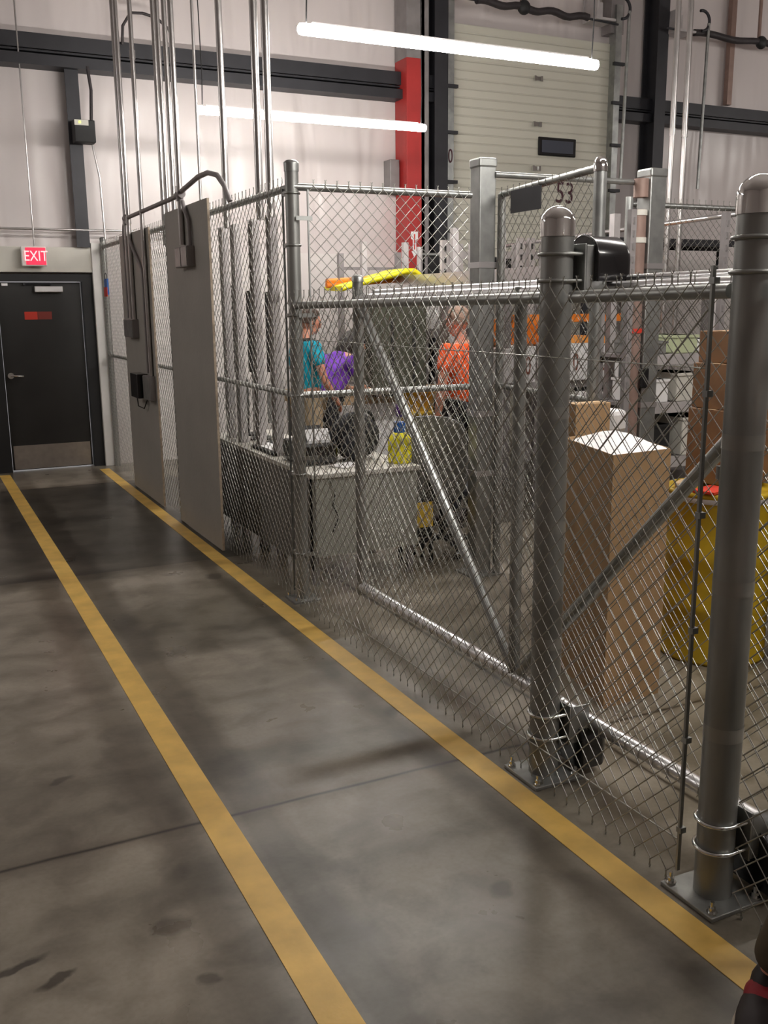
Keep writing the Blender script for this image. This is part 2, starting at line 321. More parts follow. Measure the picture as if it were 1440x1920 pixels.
tag(MB().box(9.74,9.93,11.2,11.22,0,8.38).box(9.82,9.84,11.22,11.5,0,8.38).box(9.74,9.93,11.48,11.5,0,8.38).build('steel_column',darksteel),'dark steel column crossing the girt right of the dock door','column')
tag(MB().box(11.30,11.39,11.42,11.5,4.68,8.38).build('steel_column',brownpipe),'thin brown stud above the girt near the right edge','column')
tag(MB().box(9.0,9.22,11.3,11.5,5.4,8.38).build('steel_column',greysteel),'grey column above the top right corner of the dock door','column')
# ---- dock door
t=thing('dock_door','large cream sectional dock door with horizontal ribs and a small black framed window','door',(7.9,11.4,0))
MB().box(6.60,9.08,11.38,11.43,.0,5.28).build('door_panel',ribm,t)
for k in range(1,5): pass
w=MB().box(7.90,8.52,11.35,11.378,3.77,4.01).build('window_frame',black,t,.03)
MB().box(7.95,8.47,11.344,11.349,3.81,3.97).build('pane',glassm,w,.02)
for z in(4.73,4.16,3.60): MB().box(7.81,7.92,11.35,11.379,z-.025,z+.025).box(7.80,7.83,11.33,11.35,z-.035,z+.03).box(7.90,7.93,11.33,11.35,z-.035,z+.03).build('hinge',bright,t)
for s,x in(('l',6.48),('r',9.11)):
    tr=MB().box(x-.05,x+.05,11.26,11.27,0,5.75).box(x-.05,x-.04,11.27,11.40,0,5.75).build('track',galv,t)
    for z in(.6,1.4,2.2,2.75,3.35,3.95,4.5,5.0): MB().box(x-.09,x+.09,11.22,11.262,z-.02,z+.02).build('track_bracket',darksteel,tr)
text('track_mark','0',.24,(6.48,11.255,3.66),(1,0,0),(0,0,1),markm,t,.002,.6)
text('door_number','53',.40,(8.37,11.376,3.29),(1,0,-.03),(.03,0,1),markm,t,.002,.8)
for s,(a,b) in enumerate(((6.72,8.42),(10.25,13.6))):
    pts=[(a+(b-a)*i/24,11.05+.01*math.sin(i),5.47+.02*math.sin(i*.9)-.02*i/24) for i in range(25)]
    tt=thing('counterbalance_spring','dark coiled spring tube above the dock door' if s==0 else 'dark coiled spring tube high above the girt, right of the conduits','spring',(a,11.05,5.4))
    MB().tube(pts,.045).build('coil',blackhose,tt)
    MB().tube([(a-.5,11.05,5.48),(a,11.05,5.47)],.014).build('shaft_end',darksteel,tt); MB().tube([(b,11.05,5.45),(b+.5,11.05,5.43)],.014).build('shaft_end',darksteel,tt)
    mx=(a+b)/2+(-.15 if s==0 else -.4); MB().ball((mx,11.05,5.47),.09,.07,.09).build('bearing',blackm,tt)
    MB().cyl((mx,11.1,5.5),(mx,11.1,8.3),.025).build('drop_rod',brownpipe,tt)
for i,(bx,lab) in enumerate(((8.72,'curled steel drum bracket at the top right of the dock door'),(10.12,'curled steel drum bracket on the dark column right of the dock door'))):
    tt=thing('drum_bracket',lab,'bracket',(bx,11.0,5.4))
    MB().box(bx-.2,bx+.12,11.0,11.3,5.45,5.48).box(bx-.2,bx+.12,11.28,11.3,5.48,5.75).prism([(bx-.2,11.0,5.48),(bx-.17,11.0,5.75),(bx-.17,11.28,5.75),(bx-.2,11.28,5.48)],(.02,0,0)).build('plate',ltgrey,tt)
    MB().tube(arc((bx+.22,11.0,5.62),.13,-1.6,1.9,(1,0,0),(0,0,1),14),.02).build('curl',darksteel,tt)
    MB().cyl((bx+.34,11.0,5.6),(bx+.30,11.0,3.4),.022).build('cable_guide',galv,tt)
# ================================================================ LIGHTS
def led(x0,x1,y,z,label,hang=True):
    t=thing('led_tube_light',label,'light',((x0+x1)/2,y,z),'linear ceiling lights')
    b=MB().lathe((x0,y,z),[(0,0),(.02,.002),(.034,.012),(.038,.03),(.038,x1-x0-.03),(.034,x1-x0-.012),(.02,x1-x0-.002),(0,x1-x0)],14,(1,0,0)).build('tube',tube,t)
    MB().box(x0+.1,x1-.1,y-.018,y+.018,z+.036,z+.048).build('spine',alum,t)
    for xx in(x0+.06,x1-.06): MB().tube([(xx,y,z+.045),(xx+.01,y,z+.3),(xx,y,z+1),(xx,y,8.38)],.005,6).build('hanging_wire',blackm,t)
    return t
led(2.53,5.0,6.42,3.6,'bright LED tube light across the dock door, the higher of two')
led(2.63,5.06,9.30,3.6,'bright LED tube light ending at the red column, the lower of two')
led(2.5,4.95,3.54,3.6,'LED tube light above the cage in front of the two others, overhead')
led(8.0,10.4,3.5,4.3,'LED tube light far right over the storage racks')  # added lamp outside the view, extra light for the right of the hall
led(2.5,4.95,.66,3.6,'LED tube light above the cage, behind the camera')
led(-4.0,-1.6,8.6,4.0,'LED tube light over the open floor far left')  # unseen lamp added to light the aisle and the back wall
led(12.8,15.2,7.4,4.6,'LED tube light over the far right corner of the hall')  # another added lamp out of view, extra light from the far corner
# ================================================================ CONDUITS down to the fence
def conduit(y,x,z0,z1,r,label,coup=()):
    t=thing('conduit',label,'conduit',(x,y,z0),'vertical steel conduits')
    MB().cyl((x,y,z0),(x,y,z1),r,n=12).build('pipe',emt,t)
    for z in coup: MB().cyl((x,y,z-.035),(x,y,z+.035),r+.006,n=12).build('coupling',emt,t)
CT=8.38
conduit(9.50,1.955,1.70,CT,.020,'conduit running down to the upper grey box on the far board, left of pair',(2.6,))
conduit(9.36,1.955,1.70,CT,.020,'conduit running down to the upper grey box on the far board, right of pair',(2.6,))
conduit(8.79,1.955,1.20,CT,.019,'conduit running down the far board to the box beside the card reader',(2.2,3.9))
conduit(8.84,2.16,2.35,CT,.019,'conduit ending at the fence top between the boards, first from the left')
conduit(8.69,2.16,2.35,CT,.019,'steel conduit ending behind the fence top at the gap between boards, second from the left')
conduit(8.46,2.16,2.35,CT,.021,'steel conduit ending behind the fence top at the gap between boards, third from the left')
conduit(7.47,1.955,2.27,CT,.021,'steel conduit running down the near board to its small grey box',(2.66,))
conduit(7.63,2.16,2.3,CT,.011,'thinnest steel conduit, ending behind the top edge of the near board')
conduit(6.97,2.16,2.36,CT,.024,'steel conduit entering the fence just right of the near board')
conduit(6.24,2.16,2.36,CT,.025,'thick steel conduit behind the fence, left of the two beside the corner post')
conduit(6.03,2.16,2.36,CT,.025,'thick steel conduit behind the fence, right of the two beside the corner post')
conduit(8.0,7.20,0.0,CT,.028,'bright steel conduit rising beside the dark column, left of its pair',(3.5,))
conduit(8.02,7.38,0.0,CT,.028,'bright steel conduit rising beside the dark column, right of its pair',(3.5,))
# branch conduit arching along the boards
t=thing('branch_conduit','dark conduit along the tops of the two grey boards, curving down at both ends','conduit',(1.95,7.9,2.2))
MB().tube([(1.955,9.60,1.71),(1.955,9.60,2.48),(1.955,9.57,2.56),(1.955,9.50,2.62),(1.955,9.30,2.625),(1.955,7.60,2.63),(1.955,7.3,2.665),(1.955,6.95,2.70),(1.955,6.7,2.70),(1.96,6.5,2.66),(1.97,6.38,2.58),(1.99,6.34,2.48)],.018,12).build('pipe',greysteel,t)
for y,z in((9.44,2.625),(7.47,2.635)): MB().cyl((1.955,y-.06,z),(1.955,y+.06,z),.03,n=12).cyl((1.955,y,z-.05),(1.955,y,z+.03),.026,n=12).build('tee_fitting',greysteel,t)
tag(MB().tube([(1.955,9.40,2.58),(1.955,9.38,2.45),(1.955,9.22,2.32),(1.955,9.05,2.22),(1.955,8.92,2.14),(1.955,8.90,2.0),(1.955,8.90,1.22)],.014).build('flexible_conduit',greysteel),'bent conduit leading from the far board top across to the box beside the card reader','conduit')
tag(MB().tube([(1.955,7.40,2.58),(1.955,7.36,2.52),(1.955,7.27,2.44),(1.955,7.25,2.36),(1.955,7.25,2.25)],.016).build('flexible_conduit',greysteel),'short bent conduit dropping to the twin box on the near board','conduit')
# boards
for (y0,y1,z1,l) in((6.83,8.05,2.55,'plain tall light grey board on the aisle fence, the nearer of two'),(8.68,9.95,2.49,'tall light grey board on the aisle fence carrying the black card reader')):
    t=thing('plywood_board',l,'board',(1.99,(y0+y1)/2,0.01),'grey boards on the fence')
    MB().box(1.975,1.993,y0,y1,.01,z1).build('panel',boardm,t)
    MB().box(1.9755,1.9925,y0-.003,y0-.0002,.012,z1-.002).build('raw_edge',edgem,t)
def ebox(y0,y1,z0,z1,label,dep=.06,n=1):
    t=thing('electrical_box',label,'electrical box',(1.96,(y0+y1)/2,z0))
    w=(y1-y0)/n
    for i in range(n):
        MB().box(1.9755-dep,1.9755,y0+i*w+.004,y0+(i+1)*w-.004,z0,z1).build('box_body',greysteel,t,.004)
        MB().box(1.9755-dep-.004,1.9755-dep,y0+i*w+.01,y0+(i+1)*w-.01,z0+.008,z1-.008).build('cover_plate',galv,t)
    return t
ebox(9.28,9.68,1.53,1.70,'grey electrical box on the far board below two conduits')
ebox(7.20,7.55,2.10,2.25,'pair of small grey switch boxes high on the near board',.06,2)
ebox(8.72,8.98,.98,1.20,'grey electrical box on the far board to the right of the black card reader')
t=thing('card_reader','black card reader box mounted at waist height on the far grey board','card reader',(1.93,9.2,.99))
MB().box(1.87,1.9755,9.02,9.32,.98,1.205).build('reader_body',black,t,.008)
MB().tube([(1.9,9.2,.98),(1.9,9.16,.90),(1.94,9.1,.88),(1.965,9.05,.97)],.006,6).build('cable',blackm,t)
# ================================================================ FENCES
FX=2.03
def ring(c,r,t_,n=20): return arc(c,r,0,2*PI*(n-1)/n,(1,0,0),(0,1,0),n-1)
def fpost(t,x,y,z1,r,name='post',cap='flat'):
    p=MB().cyl((x,y,0),(x,y,z1),r,n=24).build(name,galvd,t)
    if cap=='flat': MB().lathe((x,y,z1-.04),[(r+.003,0),(r+.004,.04),(r+.004,.05),(r*.7,.062),(0,.066)],24).build('post_cap',galv,p)
    return p
def bands(t,x,y,zs,r,dx,dy):
    for z in zs:
        MB().tube(ring((x,y,z),r+.003,0),.006,8,closed=True).box(x+dx*.6*r if dx<0 else x,x+dx*(r+.03) if dx>0 else x,min(y,y+dy*(r+.045))-.003,max(y,y+dy*(r+.045))+.003,z-.012,z+.012).build('tension_band',galv,t)
# tall fence along the aisle, far stretch
t=thing('chain_link_fence','tall chain-link fence along the aisle behind the two grey boards','fence',(2.08,8.4,0))
for y,r in((5.44,.040),(8.38,.030),(11.38,.032)): 
    p=fpost(t,2.08,y,2.6 if y<6 else 2.56,r)
MB().box(1.99,2.17,5.35,5.53,0,.012).build('base_plate',galvd,t)
for a,b in((1.43,1.4),):
    for i in(-1,1):
        for j in(-1,1): MB().cyl((2.08+.07*i,5.44+.07*j,.012),(2.08+.07*i,5.44+.07*j,.035),.009,n=6).build('anchor_bolt',bright,t)
hrail((2.075,5.44,2.475),(2.075,11.38,2.475)).build('top_rail',galv,t)
hrail((2.075,5.44,1.28),(2.075,11.38,1.28),.018).build('mid_rail',galv,t)
fabric((2.045,5.50,0),(2.045,11.36,0),.04,2.50,(-1,0,0)).build('wire_mesh',wire,t)
MB().box(2.038,2.050,5.495,5.501,.05,2.47).build('tension_bar',galv,t)
for z in(2.44,2.15,1.75,1.28,.8,.3): MB().tube(ring((2.08,5.44,z),.043,0),.006,8,closed=True).box(2.04,2.062,5.44,5.51,z-.012,z+.012).build('tension_band',galv,t)
tag(MB().box(2.015,2.032,10.95,11.12,1.95,2.12).build('small_sign',bluem),'small blue and red sticker sign hung on the far fence mesh near the exit door','sign')
o=MB().box(2.008,2.0145,10.95,11.12,1.93,2.03); o.build('red_field',redlab,bpy.data.objects['small_sign'])
MB().tube(arc((2.02,11.03,2.12),.06,0,PI,(0,1,0),(0,0,1),8),.004,6).build('hook_wire',blackm,bpy.data.objects['small_sign'])
# return fence inside, across the cage
t=thing('chain_link_fence','tall chain-link fence running from the corner post to the left square post','fence',(2.7,5.42,0))
hrail((2.08,5.42,2.475),(3.27,5.42,2.475)).build('top_rail',galv,t)
hrail((2.08,5.42,1.28),(3.27,5.42,1.28),.020).build('mid_rail',galv,t)
fabric((2.16,5.395,0),(3.26,5.395,0),.06,2.50,(0,-1,0)).build('wire_mesh',wire,t)
MB().box(2.155,2.163,5.389,5.401,.08,2.46).build('tension_bar',galv,t)
for z in(2.3,1.75,.9,.3): MB().box(2.08,2.18,5.383,5.388,z-.012,z+.012).build('tension_band',galv,t)
def squarepost(x,y,z1,label,w=.068,m=galv):
    t=thing('square_post',label,'post',(x,y,0))
    MB().box(x-w,x+w,y-w,y+w,0,z1).build('post_tube',m,t,.008)
    MB().box(x-w-.006,x+w+.006,y-w-.006,y+w+.006,z1-.05,z1+.01).build('post_cap',galv,t,.012)
    for z in(2.05,1.1,.7): MB().box(x-w-.005,x+w+.005,y-w-.005,y+w+.005,z-.018,z+.018).build('strap',alum,t)
    MB().box(x-w-.06,x+w+.06,y-w-.06,y+w+.06,0,.012).build('base_plate',galvd,t)
squarepost(3.37,5.44,2.69,'square galvanized steel post at the end of the inner chain-link fence',.06)
squarepost(4.66,5.35,2.68,'square galvanized steel post with white straps, right of the round post')
t=thing('brown_pipe','brown pipe strapped to the left side of the right square post','pipe',(4.53,5.33,0))
MB().cyl((4.535,5.33,0),(4.535,5.33,2.42),.055,n=16).cyl((4.55,5.33,2.5),(4.55,5.33,2.62),.05,n=16).build('pipe',brownpipe,t)
for z in(2.40,2.22,1.93,.85): MB().cyl((4.535,5.33,z-.018),(4.535,5.33,z+.018),.060,n=16).build('strap',cream,t)
MB().cyl((4.535,5.33,1.60),(4.535,5.33,1.63),.060,n=16).build('red_tape',redlab,t)
MB().box(4.55,4.62,5.24,5.275,1.22,1.36).build('padlock',black,t,.01)
tag(hrail((3.42,5.38,2.6),(4.58,5.36,2.6),.019).build('cross_rail',galv),'galvanized rail spanning high between the two square posts','rail')
# fence leaf toward the camera
t=thing('chain_link_fence','chain-link panel with a dark plate ending at the round domed post','fence',(3.38,4.8,0))
hrail((3.46,5.36,2.48),(3.36,4.28,2.50),.021).build('top_rail',galvd,t)
hrail((3.46,5.36,1.28),(3.36,4.28,1.28),.018).build('mid_rail',galvd,t)
fabric((3.35,4.31,0),(3.43,5.35,0),.06,2.50,(-1,0,0)).build('wire_mesh',wire,t)
MB().cyl((3.36,4.26,0),(3.36,4.26,2.50),.034,n=20).build('end_post',galv,t)
MB().lathe((3.36,4.26,2.48),[(.037,0),(.037,.03),(.033,.055),(.02,.072),(0,.078)],20).build('dome_cap',chrome,t)
MB().cyl((3.46,5.36,0),(3.46,5.36,2.48),.026,n=20).build('hinge_post',galvd,t)
MB().box(3.355,3.362,4.79,5.10,2.34,2.47).build('dark_plate',darksteel,t)
# front fence: fabric hanging across the two big posts
t=thing('chain_link_fence','low chain-link fence along the aisle stretched across the two big round posts','fence',(2.05,3.6,0))
hrail((2.072,5.40,1.808),(2.072,2.925,1.824),.021).build('top_rail',galvd,t)
hrail((2.072,2.755,1.824),(2.072,2.035,1.832),.021).build('top_rail',galvd,t)
fabric((2.006,2.05,0),(2.006,5.40,0),.03,1.87,(-1,0,0),phase=1).build('wire_mesh',wire,t)
MB().box(2.000,2.012,2.034,2.042,.06,1.90).build('tension_bar',galvd,t)
for z in(1.86,1.55,1.2,.85,.5,.2): MB().box(1.998,2.02,2.026,2.046,z-.009,z+.009).build('tension_clip',galv,t)
MB().cyl((2.010,2.04,1.62),(2.010,5.40,1.62),.0022,n=6).cyl((2.010,2.04,.16),(2.010,5.40,.10),.0026,n=6).build('tension_wire',wire,t)
t=thing('chain_link_fence','chain-link fence continuing past the nearest big post at the right edge','fence',(2.05,1.75,0))
MB().cyl((2.07,1.60,0),(2.07,1.60,1.85),.03).build('post',galvd,t)
hrail((2.072,1.88,1.83),(2.072,1.62,1.83),.021).build('top_rail',galvd,t)
fabric((2.06,1.60,0),(2.06,1.88,0),.03,1.87,(-1,0,0)).build('wire_mesh',wire,t)
# sliding gate behind
GX=2.25
t=thing('sliding_gate','galvanized cantilever sliding gate with diagonal braces behind the low fence','gate',(GX,3,0.1))
MB().cyl((GX,4.92,1.842),(GX,1.62,1.862),.022,n=18).build('top_rail',alum,t)
MB().cyl((GX,4.93,.195),(GX,1.6,.213),.030,n=18).build('bottom_rail',alum,t)
MB().cyl((GX+.07,4.85,1.872),(GX+.07,1.62,1.892),.016,n=18).build('track_rail',alum,t)
p=MB().cyl((GX,4.92,.15),(GX,4.92,1.945),.030,n=18).build('end_upright',galvd,t)
MB().lathe((GX,4.92,1.93),[(.033,0),(.033,.02),(.024,.035),(0,.04)],18).build('cap',galv,p)
for y in(3.33,): MB().cyl((GX,y,.2),(GX,y,1.87),.026,n=18).build('upright',galvd,t)
MB().cyl((GX,4.88,1.80),(GX,3.34,.24),.024,n=18).build('brace',galv,t)
MB().cyl((GX,3.28,.24),(GX,1.78,1.80),.024,n=18).build('brace',galv,t)
MB().cyl((GX,1.64,.2),(GX,1.64,1.86),.022,n=18).build('upright',galvd,t)
fabric((GX-.032,1.66,0),(GX-.032,4.90,0),.22,1.88,(-1,0,0),r=.0017).build('wire_mesh',wire,t)
# roller posts
def ubolt(mb,x,y,z,r):
    mb.tube([V((x+r+.07,y+r*1.02,z))]+arc((x,y,z),r+.006,PI/2,3*PI/2,(1,0,0),(0,1,0),16)+[V((x+r+.07,y-r*1.02,z))],.0065,8)
    for s in(-1,1): mb.cyl((x+r+.058,y+s*r*1.02,z),(x+r+.072,y+s*r*1.02,z),.013,n=6)
def rollerpost(x,y,label,covers):
    t=thing('gate_post',label,'post',(x,y,0),'big round gate posts')
    r=.057
    MB().cyl((x,y,.0),(x,y,2.07),r,n=40).build('post_pipe',galvd,t)
    MB().lathe((x,y,2.03),[(r+.003,0),(r+.004,.045)]+[((r+.004)*math.cos(a*PI/16),.045+(r+.002)*math.sin(a*PI/16)) for a in range(1,9)],40).build('dome_cap',chrome,t)
    MB().box(x-.11,x+.11,y-.11,y+.11,.0,.014).build('base_plate',galvd,t,.003)
    for i in(-1,1):
        for j in(-1,1): MB().cyl((x+.088*i,y+.088*j,.014),(x+.088*i,y+.088*j,.020),.017,n=16).cyl((x+.088*i,y+.088*j,.02),(x+.088*i,y+.088*j,.034),.012,n=6).cyl((x+.088*i,y+.088*j,.034),(x+.088*i,y+.088*j,.052),.006,n=8).build('anchor_bolt',bright,t)
    for zz in(.55,1.0,1.42): MB().cyl((x,y,zz-.022),(x,y,zz+.022),r+.0012,n=40,caps=False).build('tape_band',mat('clear_tape',(.34,.335,.31),.3,.3),t)
    for z0,z1,top in((1.88,1.97,1),(.17,.26,0)):
        for z in(z0,z1):
            mb=MB(); ubolt(mb,x,y,z,r); mb.build('u_bolt',bright if not top else galvd,t)
        br=MB().box(x+r+.006,x+r+.014,y-.075,y+.075,z0-.035,z1+.035).box(x+r+.014,x+r+.10,y-.075,y-.067,z0-.03,z1+.03).build('roller_bracket',galv,t,.002)
        mb=MB().cyl((x+r+.014,y+.0,(z0+z1)/2),(x+r+.10,y,(z0+z1)/2),.016,n=14); mb.build('axle',galv,br)
    if covers:
        # moulded cover: half cylinder body with flat lower part, axis along the gate
        for zc,R_,dy0,dy1,cx in covers:
            prof=[(R_*math.cos(a),R_*math.sin(a)) for a in [PI*k/14 for k in range(15)]]
            prof=[(R_,-R_*.9)]+prof+[(-R_,-R_*.9)]
            mb=MB(); n=len(prof); yc=y+dy0; vs=[(cx,yc+px_,zc+pz) for px_,pz in prof]+[(cx+dy1-.02,yc+px_,zc+pz) for px_,pz in prof]+[(cx+dy1,yc+px_*.86,zc+pz*.86) for px_,pz in prof]
            mb.add(vs,[(q*n+i,q*n+n+i,q*n+n+i+1,q*n+i+1) for q in(0,1) for i in range(n-1)],True); mb.add(vs,[tuple(range(n)),tuple(range(2*n,3*n))[::-1]])
            c=mb.build('roller_cover',black,t,.006)
            MB().tube([(cx+.004,yc+px_*1.02,zc+pz*1.02) for px_,pz in prof],.005,8).build('cover_rim',black,c)
    return t
rollerpost(2.072,2.85,'big round galvanized post with polished dome cap, the farther of the two gate posts',[(1.952,.082,-.01,.155,2.175),(.125,.10,.0,.12,2.18)])
rollerpost(2.078,1.96,'big round galvanized post with polished dome cap, the nearest to the camera',[(.125,.10,-.03,.16,2.18)])
t2=thing('gate_latch_rail','bright metal brace bar hanging from the gate near the nearest post','bracket',(2.2,2.0,1.2))
MB().tube([(2.16,2.12,1.30),(2.17,2.10,1.15),(2.16,2.06,1.02)],.006,8).build('hook_rod',bright,t2)
MB().cyl((2.16,2.12,1.28),(2.16,2.12,1.32),.012,n=10).build('collar',galv,t2)
# ================================================================ CAGE INTERIOR
exec_items=[]
def bx(name,label,cat,x0,y0,x1,y1,Y,dep,m,group=None,floor=False,z0=None,bevel=.006,parent=None):
    """a box whose front face stands at depth Y between two picture points"""
    a=atY(x0,y0,Y); b=atY(x1,y1,Y); zb=0 if floor else (z0 if z0 is not None else b.z)
    o=MB().box(a.x,b.x,Y,Y+dep,zb,a.z).build(name,m,parent,bevel)
    if parent is None: tag(o,label,cat,group)
    return o
def table(name,label,cat,x0,x1,y0,y1,z,tm,lm,th=.035,leg=.025,panel=None):
    t=thing(name,label,cat,((x0+x1)/2,(y0+y1)/2,0))
    MB().box(x0,x1,y0,y1,z-th,z).build('tabletop',tm,t,.004)
    for x in(x0+.05,x1-.05):
        for y in(y0+.05,y1-.05): MB().box(x-leg,x+leg,y-leg,y+leg,0,z-th).build('leg',lm,t)
    if panel: MB().box(x0+.02,x1-.02,y0+.01,y0+.03,panel[0],z-th).build('modesty_panel',panel[1],t)
    return t
# desk
t=thing('office_desk','beige office desk with a hanging front panel standing behind the inner fence','desk',(2.7,6.6,0))
MB().box(2.23,3.02,5.62,6.35,.72,.75).box(2.23,2.80,6.35,8.0,.72,.75).build('desktop',cream,t,.004)
MB().box(2.25,3.00,5.64,5.665,.20,.719).build('front_panel',deskm,t)
MB().box(2.25,2.275,5.67,7.9,.10,.719).build('side_panel',mat('desk_side_grey',(.17,.165,.15),.6),t)
for x,y in((2.27,5.70),(2.97,5.70),(2.97,6.30),(2.76,7.94),(2.27,7.94)): MB().box(x-.02,x+.02,y-.02,y+.02,0,.72).build('leg',greysteel,t)
tag(MB().tube([(2.36,5.63,.70),(2.39,5.62,.62),(2.37,5.62,.54),(2.41,5.62,.46),(2.37,5.625,.36)],.004,6).build('cable',blackm),'thin black cable hanging down the front of the beige desk','cable')
# things on the desk
t=thing('backpack','rounded black bag slumped on the beige desk top','bag',(2.75,6.1,.75))
MB().ball((2.76,6.12,.91),.18,.14,.17).build('bag_body',blackcloth,t)
MB().tube(arc((2.76,6.0,1.0),.10,.2,2.9,(1,0,0),(0,0,1),10),.012,8).build('strap',blackm,t)
MB().ball((2.70,5.99,.86),.11,.05,.10).build('pocket',blackcloth,t)
t=thing('printer','black desktop printer with white sheets in its tray on the left of the beige desk','printer',(2.42,6.15,.75))
MB().box(2.30,2.56,5.95,6.35,.752,.90).build('printer_body',black,t,.02)
MB().obox((2.45,6.22,.93),.10,.01,.06,0,-.4).build('paper_support',blackm,t)
MB().obox((2.48,6.12,.925),.09,.003,.055,.1,-.5).build('paper_sheet',paper,t)
tag(MB().obox((2.58,5.85,.756),.11,.08,.003,.4).build('paper_sheet',paper),'loose white paper lying between printer and bag on the desk','paper')
tag(MB().obox((2.56,6.55,.80),.16,.10,.045,.2,0,.1).build('document_tray',paper,bevel=.01),'white tray of papers behind the printer on the desk','tray')
t=thing('spray_bottle','yellow bottle with blue and violet cap at the right end of the desk','bottle',(2.95,5.80,.75))
MB().lathe((2.95,5.80,.752),[(0,0),(.075,0),(.082,.02),(.08,.16),(.05,.20),(.035,.21)],20).build('bottle_body',yelb,t)
MB().cyl((2.95,5.80,.955),(2.95,5.80,1.03),.04,n=16).build('collar',bluem,t)
MB().ball((2.95,5.80,1.11),.035,.035,.05).build('pump',purp,t)
# monitors and grey gear along the side wing
def monitor(x,y,z,label,rz,m=greyp):
    t=thing('monitor',label,'monitor',(x,y,z),'monitors on the side wing of the desk')
    MB().obox((x,y,z+.33),.22,.018,.15,rz).build('screen',m,t,.006); MB().obox((x,y,z+.12),.025,.02,.11,rz).build('stand',blackm,t); MB().obox((x,y,z+.006),.10,.08,.006,rz).build('base',blackm,t)
monitor(2.55,7.15,.75,'grey computer monitor on the side wing, nearest of three',1.0)
monitor(2.52,7.45,.75,'grey computer monitor on the side wing, middle of three',1.2)
monitor(2.50,7.75,.75,'grey computer monitor on the side wing, farthest of three',1.3)
t=thing('keyboard_shelf','dark keyboard with cream keys at the edge of the side wing','keyboard',(2.36,6.8,.75))
MB().box(2.28,2.44,6.5,7.0,.752,.775).build('keyboard_case',blackm,t,.004)
MB().box(2.30,2.42,6.53,6.97,.776,.784).build('keys',paper,t)
# tall grey channels and black strips behind the far fence
for i,(px_,lab) in enumerate(((421,'first from the left'),(443,'second from the left'),(478,'third from the left'),(512,'nearest the corner post'))):
    c=atX(px_,450,2.34); t=thing('strut_channel','tall grey steel channel standing behind the fence mesh, '+lab,'channel',(2.34,c.y,0),'grey channels behind the mesh')
    MB().box(2.315,2.36,c.y-.05,c.y+.05,0.0,2.42).build('web',ltgrey,t,.006); MB().box(2.305,2.3145,c.y-.05,c.y-.035,0.0,2.42).build('flange',ltgrey,t); MB().box(2.305,2.3145,c.y+.035,c.y+.05,0,2.42).build('flange',ltgrey,t)
for i,(px_,y0,y1,lab) in enumerate(((440,535,697,'leftmost'),(468,545,697,'middle'),(504,547,697,'rightmost'))):
    a=atX(px_,y0,2.62); b=atX(px_,y1,2.62); t=thing('cable_duct','narrow black duct seen behind the fence mesh between grey channels, '+lab+' of three','duct',(2.62,a.y,0),'black ducts behind the mesh')
    MB().box(2.60,2.64,a.y-.05,a.y+.05,b.z,a.z).build('duct_body',blackm,t,.004); MB().box(2.615,2.635,a.y-.02,a.y+.02,0,b.z).build('stand_post',ltgrey,t)
# workbench with packages
t=table('workbench','long tan topped workbench with white front panel behind the two workers','workbench',3.52,5.4,8.75,9.6,.93,cardt,greysteel,.10,.03)
MB().box(3.62,4.62,8.70,8.74,.25,.84).build('front_panel',paper,t)
for i,(x,y,w,h,m,l) in enumerate(((3.95,8.95,.16,.07,cardt,'flat tan parcel on the workbench, leftmost'),(4.35,8.9,.14,.10,cardt,'tan parcel on the workbench beside the flat one'),(4.62,8.95,.10,.06,paper,'small white parcel on the workbench'),(3.75,8.88,.06,.05,yelb,'small yellow packet on the left of the workbench'))):
    t=thing('parcel',l,'parcel',(x,y,.93),'parcels on the workbench'); MB().obox((x,y,.931+h/2),w,.10,h/2,.1*i).build('wrapping',m,t,.01); MB().obox((x,y,.9325+h),w*.98,.012,.001,.1*i).build('tape',cardt,t)
t=thing('folding_screen','dark olive upright cabinet with two dark vertical grooves on the workbench','cabinet',(4.4,8.6,.93))
a=atY(697,573,8.45); b=atY(800,724,8.45)
MB().box(a.x,b.x,8.45,8.75,b.z-.02,a.z).build('cabinet_body',olive,t,.01)
for fx in(.36,.76): MB().box(a.x+(b.x-a.x)*fx-.015,a.x+(b.x-a.x)*fx+.015,8.442,8.45,b.z+.05,a.z-.12).build('groove',blackm,t)
MB().box(a.x+.05,b.x-.05,8.5,8.7,.93,b.z-.02).build('plinth',blackm,t)
t=thing('waste_bin','amber yellow plastic bin standing in front of the workbench','bin',(3.98,7.5,0))
MB().lathe((3.98,7.5,0),[(0,0),(.13,0),(.15,.9),(.16,1.05),(.17,1.06),(.17,1.08),(.15,1.08),(.14,1.0)],24).build('bin_body',yelo,t)
MB().lathe((3.98,7.5,.86),[(.152,0),(.158,.01),(.158,.03),(.152,.04)],24).build('rib',yel,t)
